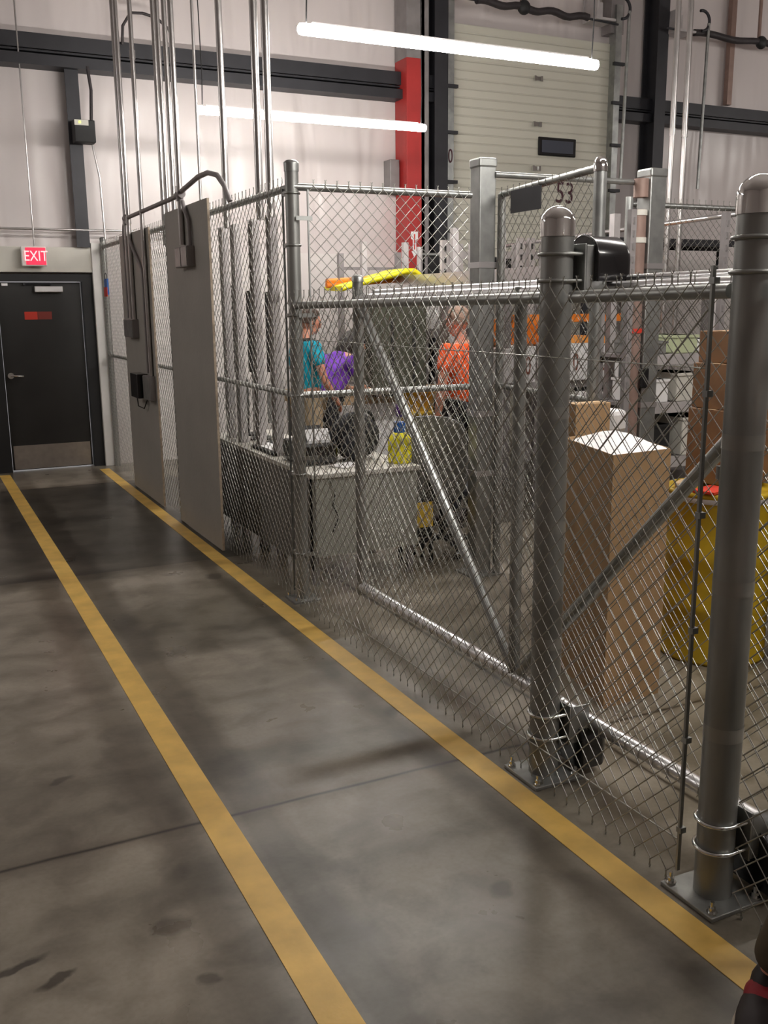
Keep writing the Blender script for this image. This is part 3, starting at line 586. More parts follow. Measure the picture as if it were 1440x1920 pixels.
# office chair
def chair(x,y,rz,label):
    t=thing('office_chair',label,'chair',(x,y,0)); R=Matrix.Rotation(rz,4,'Z'); T=Matrix.Translation((x,y,0))@R
    def P(a,b,c): return T@V((a,b,c))
    mb=MB()
    for k in range(5):
        a=2*PI*k/5+.3; mb.tube([P(0,0,.10),P(.14*math.cos(a),.14*math.sin(a),.10),P(.29*math.cos(a),.29*math.sin(a),.075)],.02,8)
    mb.build('base',black,t)
    for k in range(5):
        a=2*PI*k/5+.3; c=P(.30*math.cos(a),.30*math.sin(a),.032); d=V((-math.sin(a+rz),math.cos(a+rz),0))
        MB().cyl(c-d*.022,c+d*.022,.03,n=16).build('caster',black,t)
    MB().cyl(P(0,0,.09),P(0,0,.42),.028).build('gas_lift',blackm,t)
    # cushion: rounded
    vs=MB(); 
    pts=[]
    for k in range(20):
        a=2*PI*k/20; e=.55; pts.append((.25*abs(math.cos(a))**e*(1 if math.cos(a)>0 else -1),.24*abs(math.sin(a))**e*(1 if math.sin(a)>0 else -1)))
    vs.prism([P(p[0],p[1],.43) for p in pts],(0,0,.08)); vs.build('seat',blackcloth,t,.02)
    bk=MB(); poly=[]
    for k in range(24):
        a=2*PI*k/24; e=.6; poly.append((.245*abs(math.cos(a))**e*(1 if math.cos(a)>0 else -1),.30*abs(math.sin(a))**e*(1 if math.sin(a)>0 else -1)))
    def B(u,w,o): return P(u,-.25-.06*(w/.3)*.5+o-.10*(1-(u/.25)**2)*0,.74+w)
    f=[B(u,w,0) for u,w in poly]; g_=[B(u,w,-.05) for u,w in poly]; n=len(f)
    bk.add(f+g_,[tuple(range(n)),tuple(range(n,2*n))[::-1]]+[(i,n+i,n+(i+1)%n,(i+1)%n) for i in range(n)]); bk.build('backrest',blackcloth,t,.015)
    sh=MB(); f=[B(u*1.04,w*1.03,-.052) for u,w in poly]; g_=[B(u*1.04,w*1.03,-.075) for u,w in poly]
    sh.add(f+g_,[tuple(range(n)),tuple(range(n,2*n))[::-1]]+[(i,n+i,n+(i+1)%n,(i+1)%n) for i in range(n)]); sh.build('back_shell',greyp,t,.01)
    MB().tube([P(0,-.05,.41),P(0,-.26,.42),P(0,-.33,.50),P(0,-.335,.66)],.022,8).build('back_stem',blackm,t)
    for s in(-1,1): MB().tube([P(.22*s,.05,.44),P(.30*s,.05,.46),P(.30*s,.03,.64)],.014,8).obox(P(.30*s,.0,.65),.03,.12,.014,rz).build('armrest',black,t,.004)
chair(3.47,6.12,-.75,'black swivel office chair with grey back shell, seen from behind beside the desk')
t=thing('step_stool','small black stool with a bright yellow front panel between desk and office chair','stool',(3.15,5.92,0))
MB().box(3.04,3.25,5.86,6.02,.21,.47).build('stool_body',blackm,t,.01)
for x in(3.055,3.235):
    for y in(5.875,6.005): MB().box(x-.012,x+.012,y-.012,y+.012,0,.21).build('leg',blackm,t)
MB().box(3.05,3.24,5.852,5.859,.26,.44).build('yellow_panel',mat('yellow_label',(.75,.50,.06),.5),t)
# cardboard boxes near the gate
t=thing('tall_carton','tall open cardboard box with white wrap in its mouth inside the gate','box',(2.93,3.53,0))
A=[V(p) for p in((2.67,3.23,0),(3.02,3.26,0),(3.18,3.83,0),(2.83,3.80,0))]
H_=1.165; mb=MB()
for i in range(4):
    a=A[i]; b=A[(i+1)%4]; n=(b-a).cross(Z).normalized()*-.004
    mb.hexa([a,b,b+n,a+n,a+Z*H_,b+Z*H_,b+n+Z*H_,a+n+Z*H_])
mb.add([a+Z*.01 for a in A],[(0,1,2,3)]); mb.build('carton_body',card,t)
cc=sum(A,V())/4; mb=MB(); n=9; vs=[]
for i in range(n):
    for j in range(n):
        u=i/(n-1);w=j/(n-1); p=A[0]*(1-u)*(1-w)+A[1]*u*(1-w)+A[2]*u*w+A[3]*(1-u)*w; p=cc+(p-cc)*.97
        vs.append(p+Z*(H_-.012+.055*math.sin(PI*u)*math.sin(PI*w)+.012*math.sin(7*u+5*w)))
mb.add(vs,[(i*n+j,(i+1)*n+j,(i+1)*n+j+1,i*n+j+1) for i in range(n-1) for j in range(n-1)],True); mb.build('white_wrap',paper,t)
def carton(x0,x1,y0,y1,z0,z1,label,m,rz=0,group=None):
    t=thing('carton',label,'box',((x0+x1)/2,(y0+y1)/2,z0),group)
    c=((x0+x1)/2,(y0+y1)/2); MB().obox((c[0],c[1],(z0+z1)/2),(x1-x0)/2,(y1-y0)/2,(z1-z0)/2,rz).build('carton_body',m,t,.004)
    MB().obox((c[0],c[1],z1+.0008),(x1-x0)/2,.024,.0006,rz).build('packing_tape',cardt,t)
carton(3.12,3.35,4.09,4.2,0,1.285,'plain cardboard box standing behind the tall open carton',card)
tag(MB().box(3.60,3.74,4.4,4.5,0,1.06).build('black_bin',navy,bevel=.02),'dark navy bin beside the plain cardboard box','bin')
tag(MB().obox((3.65,4.45,1.13),.07,.07,.07,.3).build('paper_roll',paper,bevel=.03),'white paper bundle on top of the dark navy bin','paper')
G='stacked brown cartons'
carton(3.62,3.95,3.52,3.80,.89,1.27,'brown cardboard box on the yellow drum, bottom of the stack of three',cardd,.1,G)
carton(3.64,3.95,3.52,3.80,1.272,1.50,'brown cardboard box in the middle of the stack of three',cardd,.05,G)
carton(3.67,3.93,3.54,3.8,1.502,1.66,'open topped brown cardboard box crowning the stack of three',cardd,.12,G)
def drum(x,y,r,h,label):
    t=thing('drum',label,'barrel',(x,y,0),'yellow drums')
    pr=[(0,0),(r*.96,0),(r,.012),(r,.02),(r*.985,.03)]
    for z in(.33,.62): pr+=[(r*.985,h*z-.02),(r*1.012,h*z),(r*.985,h*z+.02)]
    pr+=[(r*.985,h-.03),(r*1.01,h-.02),(r*1.01,h-.002),(r*.95,h),(r*.94,h-.015),(0,h-.015)]
    MB().lathe((x,y,0),pr,36).build('drum_shell',yel,t)
    MB().lathe((x,y,h-.05),[(r*1.012,0),(r*1.022,.012),(r*1.012,.024)],36).build('lid_ring',ltgrey,t)
    MB().cyl((x-.3*r,y-.2*r,h-.015),(x-.3*r,y-.2*r,h+.006),.035).build('bung',ltgrey,t)
    return t
drum(3.66,3.58,.27,.885,'yellow steel drum standing behind the tall carton')
drum(4.07,3.20,.27,.885,'yellow steel drum farther right, partly behind the nearest post')
tag(MB().obox((3.50,3.48,.895),.09,.06,.006,.3).build('red_label_sheet',redlab),'red and white sheet lying on top of the left yellow drum','paper')
tag(MB().obox((3.47,3.62,.905),.06,.05,.015,.6).build('paper_cup_lid',cardt,bevel=.01),'tan packet lying on top of the left yellow drum','packet')
carton(3.97,4.3,3.05,3.35,.90,1.35,'brown cardboard box on the right yellow drum at the picture edge',card,.1)
tag(MB().ball((4.12,3.6,1.42),.13,.10,.12).build('black_helmet',blackm),'round black object at the right edge beside the nearest post','helmet')
t=thing('shelf_unit','grey shelf at the right edge behind the nearest post','shelf',(4.4,3.8,0))
for z in(1.35,1.0,.6): MB().box(4.05,5.1,3.5,4.0,z-.02,z).build('shelf_board',ltgrey,t)
for x in(4.06,5.08):
    for y in(3.52,3.98): MB().box(x-.015,x+.015,y-.015,y+.015,0,1.6).build('upright',greysteel,t)
# ================================================================ BACKGROUND RACKS
t=thing('cantilever_rack','long grey steel shelf beam running toward the back wall above the cage','rack',(4.6,8.3,0))
MB().box(4.6,5.2,6.3,10.1,1.93,2.0).build('shelf_deck',ltgrey,t,.004)
MB().box(4.59,4.6,6.3,10.1,1.93,2.10).build('edge_beam',alum,t)
for y in(6.35,8.0,10.0):
    MB().box(4.62,4.68,y-.03,y+.03,0,2.5).build('upright',ltgrey,t)
    for k in range(11): pass
for y in(6.35,8.0,10.0): MB().box(5.14,5.2,y-.03,y+.03,0,2.5).build('upright',ltgrey,t)
t=thing('rack_frame','slim grey rack frame against the white liner wall left of the red column','rack',(5,10.2,0))
for x in(640,748):
    a=atY(x,475 if x<700 else 473,10.4); MB().box(a.x-.03,a.x+.03,10.4,10.46,0,a.z).build('upright',greysteel,t)
a=atY(640,503,10.4); b=atY(748,503,10.4); MB().box(a.x,b.x,10.41,10.45,a.z-.015,a.z+.015).box(a.x,b.x,10.41,10.45,.9,.93).build('cross_bar',greysteel,t)
a=atY(787,463,10.2); t=thing('rack_frame','pale rack post with a short cross bar right of the red column','rack',(a.x,10.2,0))
MB().cyl((a.x,10.2,0),(a.x,10.2,a.z),.035).build('upright',ltgrey,t); b=atY(845,478,10.2); MB().cyl((a.x,10.2,b.z),(b.x,10.2,b.z),.022).build('cross_bar',galv,t)
# yellow chute and orange bars lying on the shelf
t=thing('plastic_chute','bright yellow curved plastic chute lying on the grey shelf','chute',(4.9,9.3,2.0))
pp=[(641,536),(660,530),(700,520),(740,510),(762,503),(778,503),(790,512),(803,525)]
top=[atY(x,y,8.9) for x,y in pp]; mb=MB(); n=len(top); vs=[]
for p in top: vs+=[p,p+V((0,.45,.0)),p+V((0,.45,-.035)),p+V((0,0,-.055))]
mb.add(vs,[(i*4+k,(i+1)*4+k,(i+1)*4+(k+1)%4,i*4+(k+1)%4) for i in range(n-1) for k in range(4)],True); mb.add(vs,[(0,1,2,3),tuple((n-1)*4+k for k in(3,2,1,0))]); mb.build('chute_body',yelb,t)
MB().tube([p+V((0,-.005,-.03)) for p in top],.018,8).build('rolled_lip',yelb,t)
for i,(y0,y1) in enumerate(((528,520),(535,524))):
    a=atY(612,y0,9.15); b=atY(750,y1,9.15); tag(MB().cyl(a,b,.028).build('orange_bar',orange),'orange bar sticking out left under the yellow chute, '+('upper' if i==0 else 'lower')+' of two','bar','orange bars')
# mesh crate behind
def meshcrate(name,label,x0,y0,x1,y1,Y,dep):
    a=atY(x0,y0,Y); b=atY(x1,y1,Y); t=thing(name,label,'crate',((a.x+b.x)/2,Y,b.z),'wire mesh crates')
    fabric((a.x,Y,0),(b.x,Y,0),b.z,a.z,(0,-1,0),r=.003,prong_top=False,prong_bot=False).build('wire_mesh',ltgrey,t)
    MB().box(a.x,b.x,Y-.02,Y+.02,a.z-.04,a.z+.04).box(a.x,b.x,Y-.02,Y+.02,b.z-.04,b.z).build('frame_bar',ltgrey,t)
    k=a.x
    while k<=b.x+.01: MB().box(k-.03,k+.03,Y-.03,Y-.01,b.z,a.z+.12).build('frame_upright',ltgrey,t); k+=(b.x-a.x)/3
    MB().box(a.x,b.x,Y+dep-.02,Y+dep,b.z,a.z).build('back_panel',blackm,t); MB().box(a.x,b.x,Y,Y+dep,b.z-.05,b.z-.02).build('floor_deck',greysteel,t)
    for x in (a.x+.03,b.x-.03): MB().box(x-.03,x+.03,Y,Y+.06,0,b.z-.05).build('leg',greysteel,t)
meshcrate('mesh_crate','grey wire mesh crate high behind the left square post',842,478,900,524,9.6,.5)
meshcrate('mesh_crate','grey wire mesh crate high between the square post and the far gate post',936,478,1012,518,9.8,.5)
for i,(x,y0) in enumerate(((835,450),(853,448),(978,446),(998,446))):
    a=atY(x,y0,9.3); t=thing('slotted_upright','slotted grey steel upright behind the inner fence, '+('first','second','third','fourth')[i]+' from the left','upright',(a.x,9.3,0),'slotted uprights at the back')
    MB().box(a.x-.04,a.x+.04,9.3,9.35,0,a.z).build('post',ltgrey,t)
    for k in range(6): MB().box(a.x-.012,a.x+.012,9.296,9.2995,a.z-.12-.12*k,a.z-.06-.12*k).build('slot',blackm,t)
# far right fence with rails
t=thing('chain_link_fence','far chain-link fence with a pale top rail at the right, beyond the square post','fence',(7.2,7.3,0))
a=atY(1238,380,7.0); b=atY(1400,388,7.0)
hrail((a.x-.35,7.0,2.66),(b.x+3,7.0,2.66),.024).build('top_rail',galv,t)
fabric((a.x-.3,6.98,0),(b.x+1.5,6.98,0),.9,2.70,(0,-1,0),r=.0025).build('wire_mesh',wire,t)
for x in(a.x-.35,b.x+1.6): MB().cyl((x,7.0,0),(x,7.0,2.72),.035).build('post',galv,t)
tag(MB().cyl(atX(940,462,6.6),atX(1420,396,6.6),.022,n=12).build('pale_pipe',alum),'pale pipe running toward the back wall high behind the round post','pipe')
for i,(x,y0,Y) in enumerate(((1190,392,5.0),(1366,398,5.0))):
    a=atY(x,y0,Y); t=thing('slotted_upright','tall perforated rack upright '+('left of the brown pipe' if i==0 else 'just left of the nearest post'),'upright',(a.x,Y,0))
    MB().box(a.x-.022,a.x+.022,Y,Y+.04,0,a.z).build('post',greysteel,t)
    for k in range(14): MB().box(a.x-.007,a.x+.007,Y-.004,Y-.0005,a.z-.09-.08*k,a.z-.05-.08*k).build('slot',alum,t)
def rack(label,x0,x1,Y,dep,zs,um,bm,cat='rack',top=None):
    t=thing('shelving_rack',label,cat,((x0+x1)/2,Y,0))
    for z in zs:
        MB().box(x0,x1,Y,Y+.05,z-.08,z).box(x0,x1,Y+dep-.05,Y+dep,z-.08,z).build('beam',bm,t); MB().box(x0,x1,Y+.05,Y+dep-.05,z-.03,z-.005).build('shelf_deck',greysteel,t)
    for x in(x0,x1):
        for y in(Y,Y+dep-.05): MB().box(x-.035,x+.035,y,y+.05,0,top or zs[0]+.2).build('upright',um,t)
    return t
# black shelf tiers seen through the far right fence
a=atY(1232,438,8.4); b=atY(1420,438,8.4); c=atY(1300,508,8.4)
rack('rack with dark beams behind the far right fence',a.x,b.x+1.5,9.6,.9,[a.z+.05,c.z+.03,1.3],darksteel,darksteel,top=2.6)
# conveyor rack with white totes
t=rack('grey rack with orange beam carrying the white boxes behind the gate',5.46,8.1,8.3,.9,[1.02],greysteel,ltgrey,top=1.95)
a=atY(938,600,8.25); MB().box(5.5,6.95,8.28,8.34,1.62,1.70).build('orange_beam',orange,t)
for k in range(18): MB().cyl((5.62+.14*k,8.28,.90),(5.62+.14*k,8.28,.94),.03,n=10).build('roller_end',blackm,t)
def tote(x0,y0,x1,y1,label,band=True,mark='0',Y=8.2):
    a=atY(x0,y0,Y); b=atY(x1,y1,Y); zb=min(b.z,1.06) if b.z<1.3 else b.z
    t=thing('white_box',label,'box',((a.x+b.x)/2,Y,1.02),'white boxes on the grey rack')
    MB().box(a.x,b.x,Y,Y+.4,1.021,a.z).build('box_body',paper,t,.006)
    if band: MB().box(a.x-.003,b.x+.003,Y-.004,Y+.404,a.z-.01,a.z+.06).build('orange_lid',mat('light_orange',(.95,.38,.08),.5),t)
    if mark: text('mark','0',.26,((a.x+b.x)/2,Y-.003,(1.02+a.z)/2-.02),(1,0,0),(0,0,1),mat('brown_mark',(.22,.08,.05),.6),t,.002,.55)
tote(1050,642,1108,705,'white box with an orange lid and an oval mark, right beside the far gate post')
tote(1114,642,1150,705,'white box with orange lid, second right of the far gate post')
tote(1156,648,1182,705,'narrow white box, third right of the far gate post',False,'')
tote(934,655,970,700,'white box left of the far gate post behind the thin upright',False,'')
tote(976,650,1004,700,'white box with oval mark immediately left of the far gate post',False,'0')
for i,(x0,x1) in enumerate(((936,970),(980,1006))):
    a=atY(x0,600,8.6); b=atY(x1,648,8.6); t=thing('orange_carton','orange box standing on the grey rack, '+('left' if i==0 else 'right')+' of two beside the far gate post','box',(a.x,8.6,1.02),'orange boxes')
    MB().box(a.x,b.x,8.62,8.95,1.021,a.z).build('box_body',cardd,t,.005); MB().box(a.x-.01,b.x+.01,8.60,8.97,(a.z+b.z)/2-.12,a.z+.005).build('orange_sleeve',orange,t)
# cluttered shelf under the totes
t=rack('low grey shelf of parcels below the white boxes',4.9,6.6,6.42,.54,[.82,.35],greysteel,greysteel,top=.9)
for i,(x,w,h,m,l) in enumerate(((5.02,.09,.20,paper,'white parcel bag, leftmost on the low shelf'),(5.25,.10,.24,paper,'white parcel with violet print on the low shelf'),(5.5,.10,.16,cardt,'tan parcel on the low shelf'),(5.75,.10,.22,paper,'white parcel right of the tan one on the low shelf'),(6.0,.11,.14,greenm,'pale green box on the low shelf'),(6.28,.11,.18,greyp,'grey box at the right end of the low shelf'))):
    t=thing('parcel',l,'parcel',(x,6.62,.82),'parcels on the low shelf'); MB().obox((x,6.64,.821+h/2),w,.14,h/2,.08*(i%3-1)).build('wrapping',m,t,.012); MB().obox((x,6.485,.82+h*.55),w*.5,.003,h*.15,.08*(i%3-1)).build('print',purp if i==1 else (redlab if i==0 else ltgrey),t)
# clutter at right: bins on wire shelving
t=rack('wire shelving with pale bins right of the brown pipe',4.95,6.2,5.7,.55,[1.42,1.05,.62],ltgrey,ltgrey,top=1.9)
for i,(x,z,w,h,m,l) in enumerate(((5.1,1.42,.10,.10,greyp,'grey bin on the top tier of the wire shelving, left'),(5.4,1.42,.11,.14,greenm,'pale green bin on the top tier of the wire shelving'),(5.72,1.42,.11,.10,paper,'white bin on the top tier of the wire shelving, right'),(5.12,1.05,.12,.18,paper,'white bin on the middle tier of the wire shelving, left'),(5.45,1.05,.13,.22,cream,'cream bin on the middle tier of the wire shelving'),(5.8,1.05,.12,.18,paper,'white bin on the middle tier of the wire shelving, right'),(5.15,.62,.13,.26,blackm,'black bin on the bottom tier of the wire shelving'),(5.55,.62,.15,.30,cream,'cream bin on the bottom tier of the wire shelving'))):
    t=thing('storage_bin',l,'bin',(x,5.9,z),'bins on the wire shelving'); MB().box(x-w,x+w,5.72,6.1,z+.001,z+h).build('bin_body',m,t,.01); MB().box(x-w-.006,x+w+.006,5.71,6.11,z+h-.02,z+h).build('rim',m,t)
# pale shelf and boxes at head height behind the orange shirt
t=thing('wall_cabinet','bright white boxes on a grey shelf left of the orange-shirted worker','box',(5.3,10.3,1.5))
a=atY(802,572,9.9); b=atY(838,616,9.9); MB().box(a.x,b.x,9.9,10.2,b.z,a.z).build('box_body',paper,t,.006); MB().box(a.x-.1,b.x+.4,9.88,10.22,b.z-.10,b.z-.002).build('shelf_board',greysteel,t)
for x in(a.x,b.x): MB().box(x-.02,x+.02,10.1,10.14,0,b.z-.10).build('leg',greysteel,t)
# ================================================================ PEOPLE
def skinned(joints,edges,name,mtl,parent,sub=2,extra=None,voxel=None,root=0):
    """joints: name->(pos,radius); one continuous surface"""
    keys=list(joints); idx={k:i for i,k in enumerate(keys)}
    me=bpy.data.meshes.new('skeleton'); me.from_pydata([tuple(joints[k][0]) for k in keys],[(idx[a],idx[b]) for a,b in edges],[])
    ob=bpy.data.objects.new('skeleton',me); COL.objects.link(ob)
    ob.modifiers.new('s','SKIN'); sv=me.skin_vertices[0].data
    for k in keys:
        r=joints[k][1]; r=(r,r) if not isinstance(r,tuple) else r
        sv[idx[k]].radius=r; sv[idx[k]].use_root=(k==keys[root])
    s=ob.modifiers.new('d','SUBSURF'); s.levels=sub; s.render_levels=sub
    dg=bpy.context.evaluated_depsgraph_get(); ev=ob.evaluated_get(dg); m2=ev.to_mesh()
    mb=MB(); mb.add([tuple(v.co) for v in m2.vertices],[tuple(p.vertices) for p in m2.polygons],True); ev.to_mesh_clear()
    bpy.data.objects.remove(ob)
    if extra: extra(mb)
    if voxel:
        t_=mb.build('tmp',mtl,None,origin=(0,0,0)); r=t_.modifiers.new('r','REMESH'); r.mode='VOXEL'; r.voxel_size=voxel; r.use_smooth_shade=True
        sm=t_.modifiers.new('sm','SMOOTH'); sm.iterations=2; sm.factor=.4
        ev=t_.evaluated_get(bpy.context.evaluated_depsgraph_get()); m2=ev.to_mesh()
        mb=MB(); mb.add([tuple(v.co) for v in m2.vertices],[tuple(p.vertices) for p in m2.polygons],True); ev.to_mesh_clear(); bpy.data.objects.remove(t_)
    return mb.build(name,mtl,parent)
def person(label,loc,face,J,skin,shirt,trousers,shoe,hair,headdir,long_hair=False,sole=None,short_sleeve=True,hairlen=0,collar=None):
    """J: joints in body frame (right, forward, up)"""
    t=thing('person',label,'person',(loc[0],loc[1],0)); ca,sa=math.cos(face),math.sin(face)
    # forward = (sin, cos) of face measured from +Y toward +X
    fw=V((math.sin(face),math.cos(face),0)); rt=V((math.cos(face),-math.sin(face),0))
    def W(p): return V((loc[0],loc[1],0))+rt*p[0]+fw*p[1]+Z*p[2]
    j={k:W(v) for k,v in J.items()}
    hd=(rt*headdir[0]+fw*headdir[1]+Z*headdir[2]).normalized(); hr=hd.cross(Z).normalized(); hu=hr.cross(hd).normalized()
    HC=j['head']
    jt={'pelvis':(j['pelvis'],.12),'waist':(j['pelvis'].lerp(j['chest'],.45),.115),'chest':(j['chest'],.135),'neckb':(j['chest'].lerp(j['neck'],.75),.07),'neck':(j['neck'],.052),'skull':(j['neck'].lerp(HC,.7),.055)}
    ed=[('pelvis','waist'),('waist','chest'),('chest','neckb'),('neckb','neck'),('neck','skull')]
    for s in('l','r'):
        jt['sh'+s]=(j['sh'+s],.055); jt['el'+s]=(j['el'+s],.038); jt['fa'+s]=(j['el'+s].lerp(j['wr'+s],.3),.038); jt['wr'+s]=(j['wr'+s],.026)
        jt['hip'+s]=(j['hip'+s],.085); jt['kn'+s]=(j['kn'+s],.056); jt['ca'+s]=(j['kn'+s].lerp(j['an'+s],.3),.055); jt['an'+s]=(j['an'+s],.035); jt['to'+s]=(j['to'+s],.032)
        ed+=[('chest','sh'+s),('sh'+s,'el'+s),('el'+s,'fa'+s),('fa'+s,'wr'+s),('pelvis','hip'+s),('hip'+s,'kn'+s),('kn'+s,'ca'+s),('ca'+s,'an'+s),('an'+s,'to'+s)]
        # hand: palm, four fingers, thumb
        d=(j['wr'+s]-j['el'+s]).normalized(); sd=d.cross(fw if abs(d.dot(fw))<.8 else Z).normalized(); pn=d.cross(sd).normalized()
        jt['pa'+s]=(j['wr'+s]+d*.05,.030); ed.append(('wr'+s,'pa'+s))
        for q,(o,L1) in enumerate(((-.03,.060),(-.01,.072),(.011,.068),(.03,.052))):
            b=j['wr'+s]+d*.085+sd*o; jt[f'f{q}a{s}']=(b,.0095); jt[f'f{q}b{s}']=(b+d*L1*.55+pn*.010,.0085); jt[f'f{q}c{s}']=(b+d*L1*.9+pn*.035,.0075)
            ed+=[('pa'+s,f'f{q}a{s}'),(f'f{q}a{s}',f'f{q}b{s}'),(f'f{q}b{s}',f'f{q}c{s}')]
        b=j['wr'+s]+d*.035-sd*.035; jt['ta'+s]=(b,.0115); jt['tb'+s]=(b+d*.035-sd*.022+pn*.01,.010); jt['tc'+s]=(b+d*.065-sd*.022+pn*.025,.0085)
        ed+=[('wr'+s,'ta'+s),('ta'+s,'tb'+s),('tb'+s,'tc'+s)]
    HR=Matrix((hr,hd,hu)).transposed()
    def head(mb):
        mb.ball(HC+hu*.02,.074,.093,.10,20,14,HR); mb.ball(HC-hu*.055+hd*.028,.052,.060,.062,16,10,HR)
        mb.ball(HC+hd*.098-hu*.012,.014,.024,.026,10,8,HR); mb.ball(HC+hd*.088-hu*.058,.024,.012,.012,10,8,HR)
        for s in(-1,1): mb.ball(HC+hr*s*.074-hd*.005-hu*.005,.012,.020,.032,10,8,HR); mb.ball(HC+hr*s*.034+hd*.080+hu*.03,.024,.014,.010,10,6,HR)
    body=skinned(jt,ed,'body',skin,t,2,head,.009)
    # eyes, hair
    for s in(-1,1):
        e=MB().ball(HC+hr*s*.031+hd*.086+hu*.012,.012,.008,.008,10,8,HR).build('eye',eyem,t); MB().ball(HC+hr*s*.031+hd*.0935+hu*.012,.005,.002,.005,8,6,HR).build('iris',blackm,e)
    mb=MB(); n=20;m=10;vs=[];fs=[]
    for i in range(m+1):
        th=PI*.62*i/m
        for k in range(n):
            ph=2*PI*k/n; p=V((.086*math.sin(th)*math.cos(ph),.104*math.sin(th)*math.sin(ph),.112*math.cos(th)))
            if p.y>.03 and p.z<.055: p=V((p.x*.93,p.y*.86,max(p.z,.05)))
            vs.append(HC+hu*.022-hd*.006+HR@p)
    mb.add(vs,[((i+1)*n+k,(i+1)*n+(k+1)%n,i*n+(k+1)%n,i*n+k) for i in range(m) for k in range(n)],True); mb.add(vs,[tuple(m*n+k for k in range(n))])
    if hairlen: mb.ball(HC-hd*.10-hu*.05,.10,.08,.08+hairlen,16,10,HR); mb.ball(HC-hu*.05-hd*.02,.094,.06,.09+hairlen*.6,16,10,HR)
    mb.build('hair',hair,t)
    sj={'w0':(j['pelvis']+(j['chest']-j['pelvis'])*.0-Z*.02,.155),'w1':(j['pelvis'].lerp(j['chest'],.45),.150),'w2':(j['chest'],.165),'w3':(j['chest'].lerp(j['neck'],.72),.090 if hairlen else .085)}
    se=[('w0','w1'),('w1','w2'),('w2','w3')]
    for s in('l','r'):
        f=.62 if short_sleeve else 1.0
        sj['s'+s]=(j['sh'+s],.078); sj['u'+s]=(j['sh'+s].lerp(j['el'+s],f),.066); se+=[('w2','s'+s),('s'+s,'u'+s)]
        if not short_sleeve: sj['f'+s]=(j['el'+s].lerp(j['wr'+s],.85),.045); se.append(('u'+s,'f'+s))
    skinned(sj,se,'shirt',shirt,t,2,None,.011)
    if collar: MB().lathe(j['neck']-Z*.045,[(.075,0),(.07,.03),(.062,.045),(.058,.03)],20,(j['neck']-j['chest']).normalized()).build('collar',collar,t)
    tj={'p':(j['pelvis'],.150)}; te=[]
    for s in('l','r'):
        tj['h'+s]=(j['hip'+s],.110); tj['t'+s]=(j['hip'+s].lerp(j['kn'+s],.5),.100); tj['k'+s]=(j['kn'+s],.080); tj['c'+s]=(j['kn'+s].lerp(j['an'+s],.5),.075); tj['a'+s]=(j['an'+s]+Z*.03,.066)
        te+=[('p','h'+s),('h'+s,'t'+s),('t'+s,'k'+s),('k'+s,'c'+s),('c'+s,'a'+s)]
    skinned(tj,te,'trousers',trousers,t,2,None,.011)
    for s in('l','r'):
        a=j['an'+s]; b=j['to'+s]; dr=V((b.x-a.x,b.y-a.y,0)).normalized(); sr=dr.cross(Z); Rm=Matrix((sr,dr,Z)).transposed()
        c=V((a.x,a.y,.0)); g0=min(a.z-.085,0) if False else a.z-.09
        sh_=MB(); sh_.ball(c+dr*.06+Z*(g0+.055),.052,.145,.050,18,12,Rm); sh_.ball(c+dr*-.01+Z*(g0+.085),.046,.07,.055,16,10,Rm); so=sh_.build('shoe',shoe,t)
        sm_=MB(); poly=[]
        for k in range(20):
            an=2*PI*k/20; poly.append(c+dr*(.06+.15*math.sin(an))+sr*(.056*math.cos(an)*(1+.15*math.sin(an)))+Z*(g0+.002))
        sm_.prism(poly,(0,0,.036)); sm_.build('sole',sole or blackm,so)
        if sole: MB().ball(c+dr*.03+Z*(g0+.075),.051,.065,.042,14,8,Rm).build('shoe_panel',shoer,so)
    return t
def stand(h=1.76,sw=.0):
    k=h/1.76
    return {n:(p[0]*k,p[1]*k,p[2]*k) for n,p in dict(pelvis=(0,0,.98),chest=(0,.0,1.32),neck=(0,.0,1.49),head=(0,.02,1.63),shl=(-.19,0,1.42),shr=(.19,0,1.42),
     ell=(-.25,-.02,1.13),elr=(.25,-.02,1.13),wrl=(-.26,.06,.89),wrr=(.26,.06,.89),hipl=(-.095,0,.93),hipr=(.095,0,.93),knl=(-.11,.02,.50),knr=(.11,.02,.50),anl=(-.12,-.02,.09),anr=(.12,-.02,.09),tol=(-.14,.13,.04),tor=(.14,.13,.04)).items()}
# turquoise shirt, turned right, looking down to the bench
J=stand(1.80); J['ell']=(-.27,.10,1.16); J['wrl']=(-.20,.24,1.0); J['elr']=(.27,.06,1.16); J['wrr']=(.20,.20,.98); J['head']=(0,.045,1.665)
a=atY(582,700,8.22)
person('person in a turquoise polo shirt and khaki trousers standing left of the workbench, looking down',(a.x-.04,8.22),1.55,J,skinm,cyan,khaki,shoem,hairb,(.1,1,-.22),collar=blackcloth)
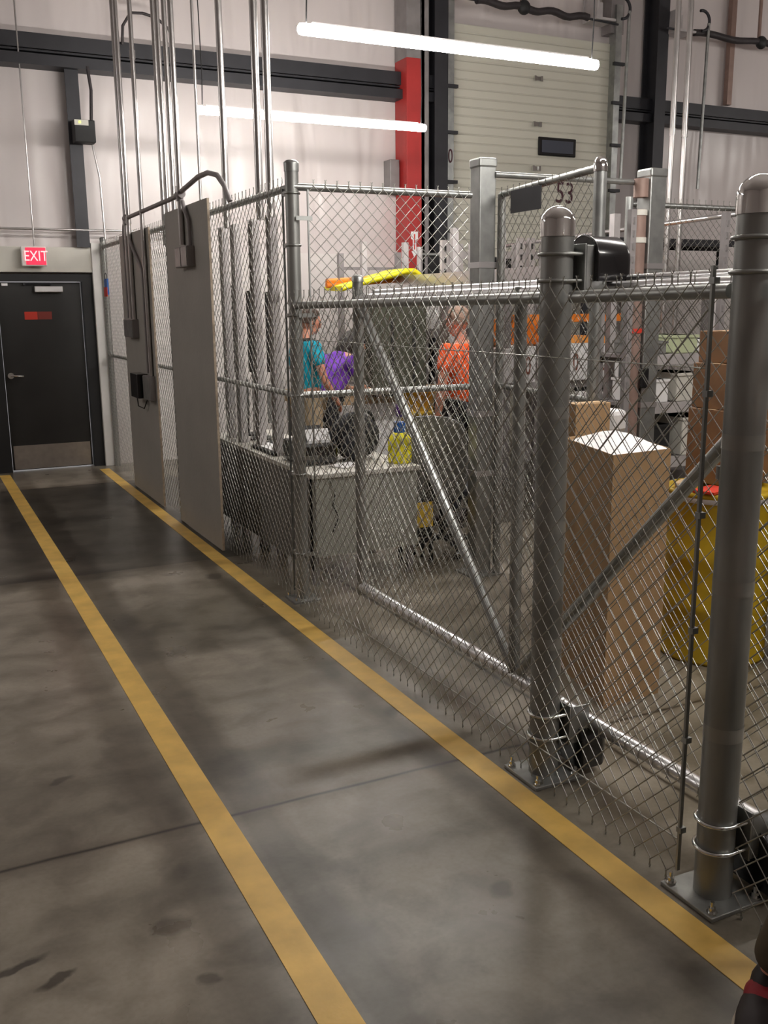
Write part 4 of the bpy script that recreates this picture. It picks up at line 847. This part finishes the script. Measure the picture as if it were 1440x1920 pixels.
# purple shirt, bent over the bench
J=stand(1.66); J.update(pelvis=(0,-.16,.93),chest=(0,.03,1.25),neck=(0,.14,1.38),head=(0,.25,1.42),shl=(-.17,.08,1.31),shr=(.17,.08,1.31),ell=(-.20,.16,1.05),elr=(.20,.16,1.05),wrl=(-.14,.34,.99),wrr=(.14,.34,.99),hipl=(-.095,-.16,.88),hipr=(.095,-.16,.88),knl=(-.10,-.10,.48),knr=(.10,-.12,.48),anl=(-.11,-.14,.09),anr=(.11,-.16,.09),tol=(-.12,.0,.04),tor=(.12,-.02,.04))
a=atY(622,690,8.62)
person('person with dark hair in a purple shirt and black trousers bending over the workbench',(a.x-.02,8.50),1.35,J,skin2,purple,blackcloth,shoem,haird,(.1,1,-.6),hairlen=.09)
# orange shirt, arm down
J=stand(1.80); J['ell']=(-.27,.0,1.14); J['wrl']=(-.25,.06,.88); J['elr']=(.26,.06,1.14); J['wrr']=(.20,.26,1.02); J['head']=(0,.04,1.67)
a=atY(868,690,6.95)
person('person in a bright orange shirt and black trousers standing behind the office chair',(a.x-.10,6.8),-.4,J,skinm,orcloth,blackcloth,shoem,hairg,(-.1,1,-.15))
# near leg at the lower right corner
J=stand(1.75); J.update(anl=(-.10,.0,.09),tol=(-.11,.14,.04),knl=(-.10,.03,.50))
fc=-2.2; dx,dy=.33,-.10; rr=(math.cos(fc)*dx-math.sin(fc)*dy); ff=(math.sin(fc)*dx+math.cos(fc)*dy)
for k in list(J):
    if k[:2] not in('kn','an','to'): J[k]=(J[k][0]+rr,J[k][1]+ff,J[k][2])
J['knr']=(J['knr'][0]+rr*.42,J['knr'][1]+ff*.42,.50)
for k in('knl','anl','tol'): J[k]=(J[k][0]+rr,J[k][1]+ff,J[k][2])
person('person in brown trousers and a black and red sneaker at the lower right corner',(1.872,1.40),-2.2,J,skinm,pants2,pants2,shoem,hairb,(0,1,0),sole=solem)
# ================================================================ world / render
W=bpy.data.worlds.new('world'); SC.world=W; W.use_nodes=True; W.node_tree.nodes['Background'].inputs[0].default_value=(.9,.88,.9,1); W.node_tree.nodes['Background'].inputs[1].default_value=.2
SC.view_settings.view_transform='Standard'; SC.view_settings.look='None'; SC.view_settings.gamma=1; SC.view_settings.use_curve_mapping=False
SC.view_settings.exposure=2.2
SC.cycles.use_denoising=True; SC.cycles.max_bounces=8; SC.cycles.diffuse_bounces=4; SC.cycles.glossy_bounces=3; SC.cycles.use_light_tree=True; SC.cycles.sample_clamp_indirect=4; SC.cycles.caustics_reflective=False
for o in list(SC.objects):
    if '_o' in o: del o['_o']
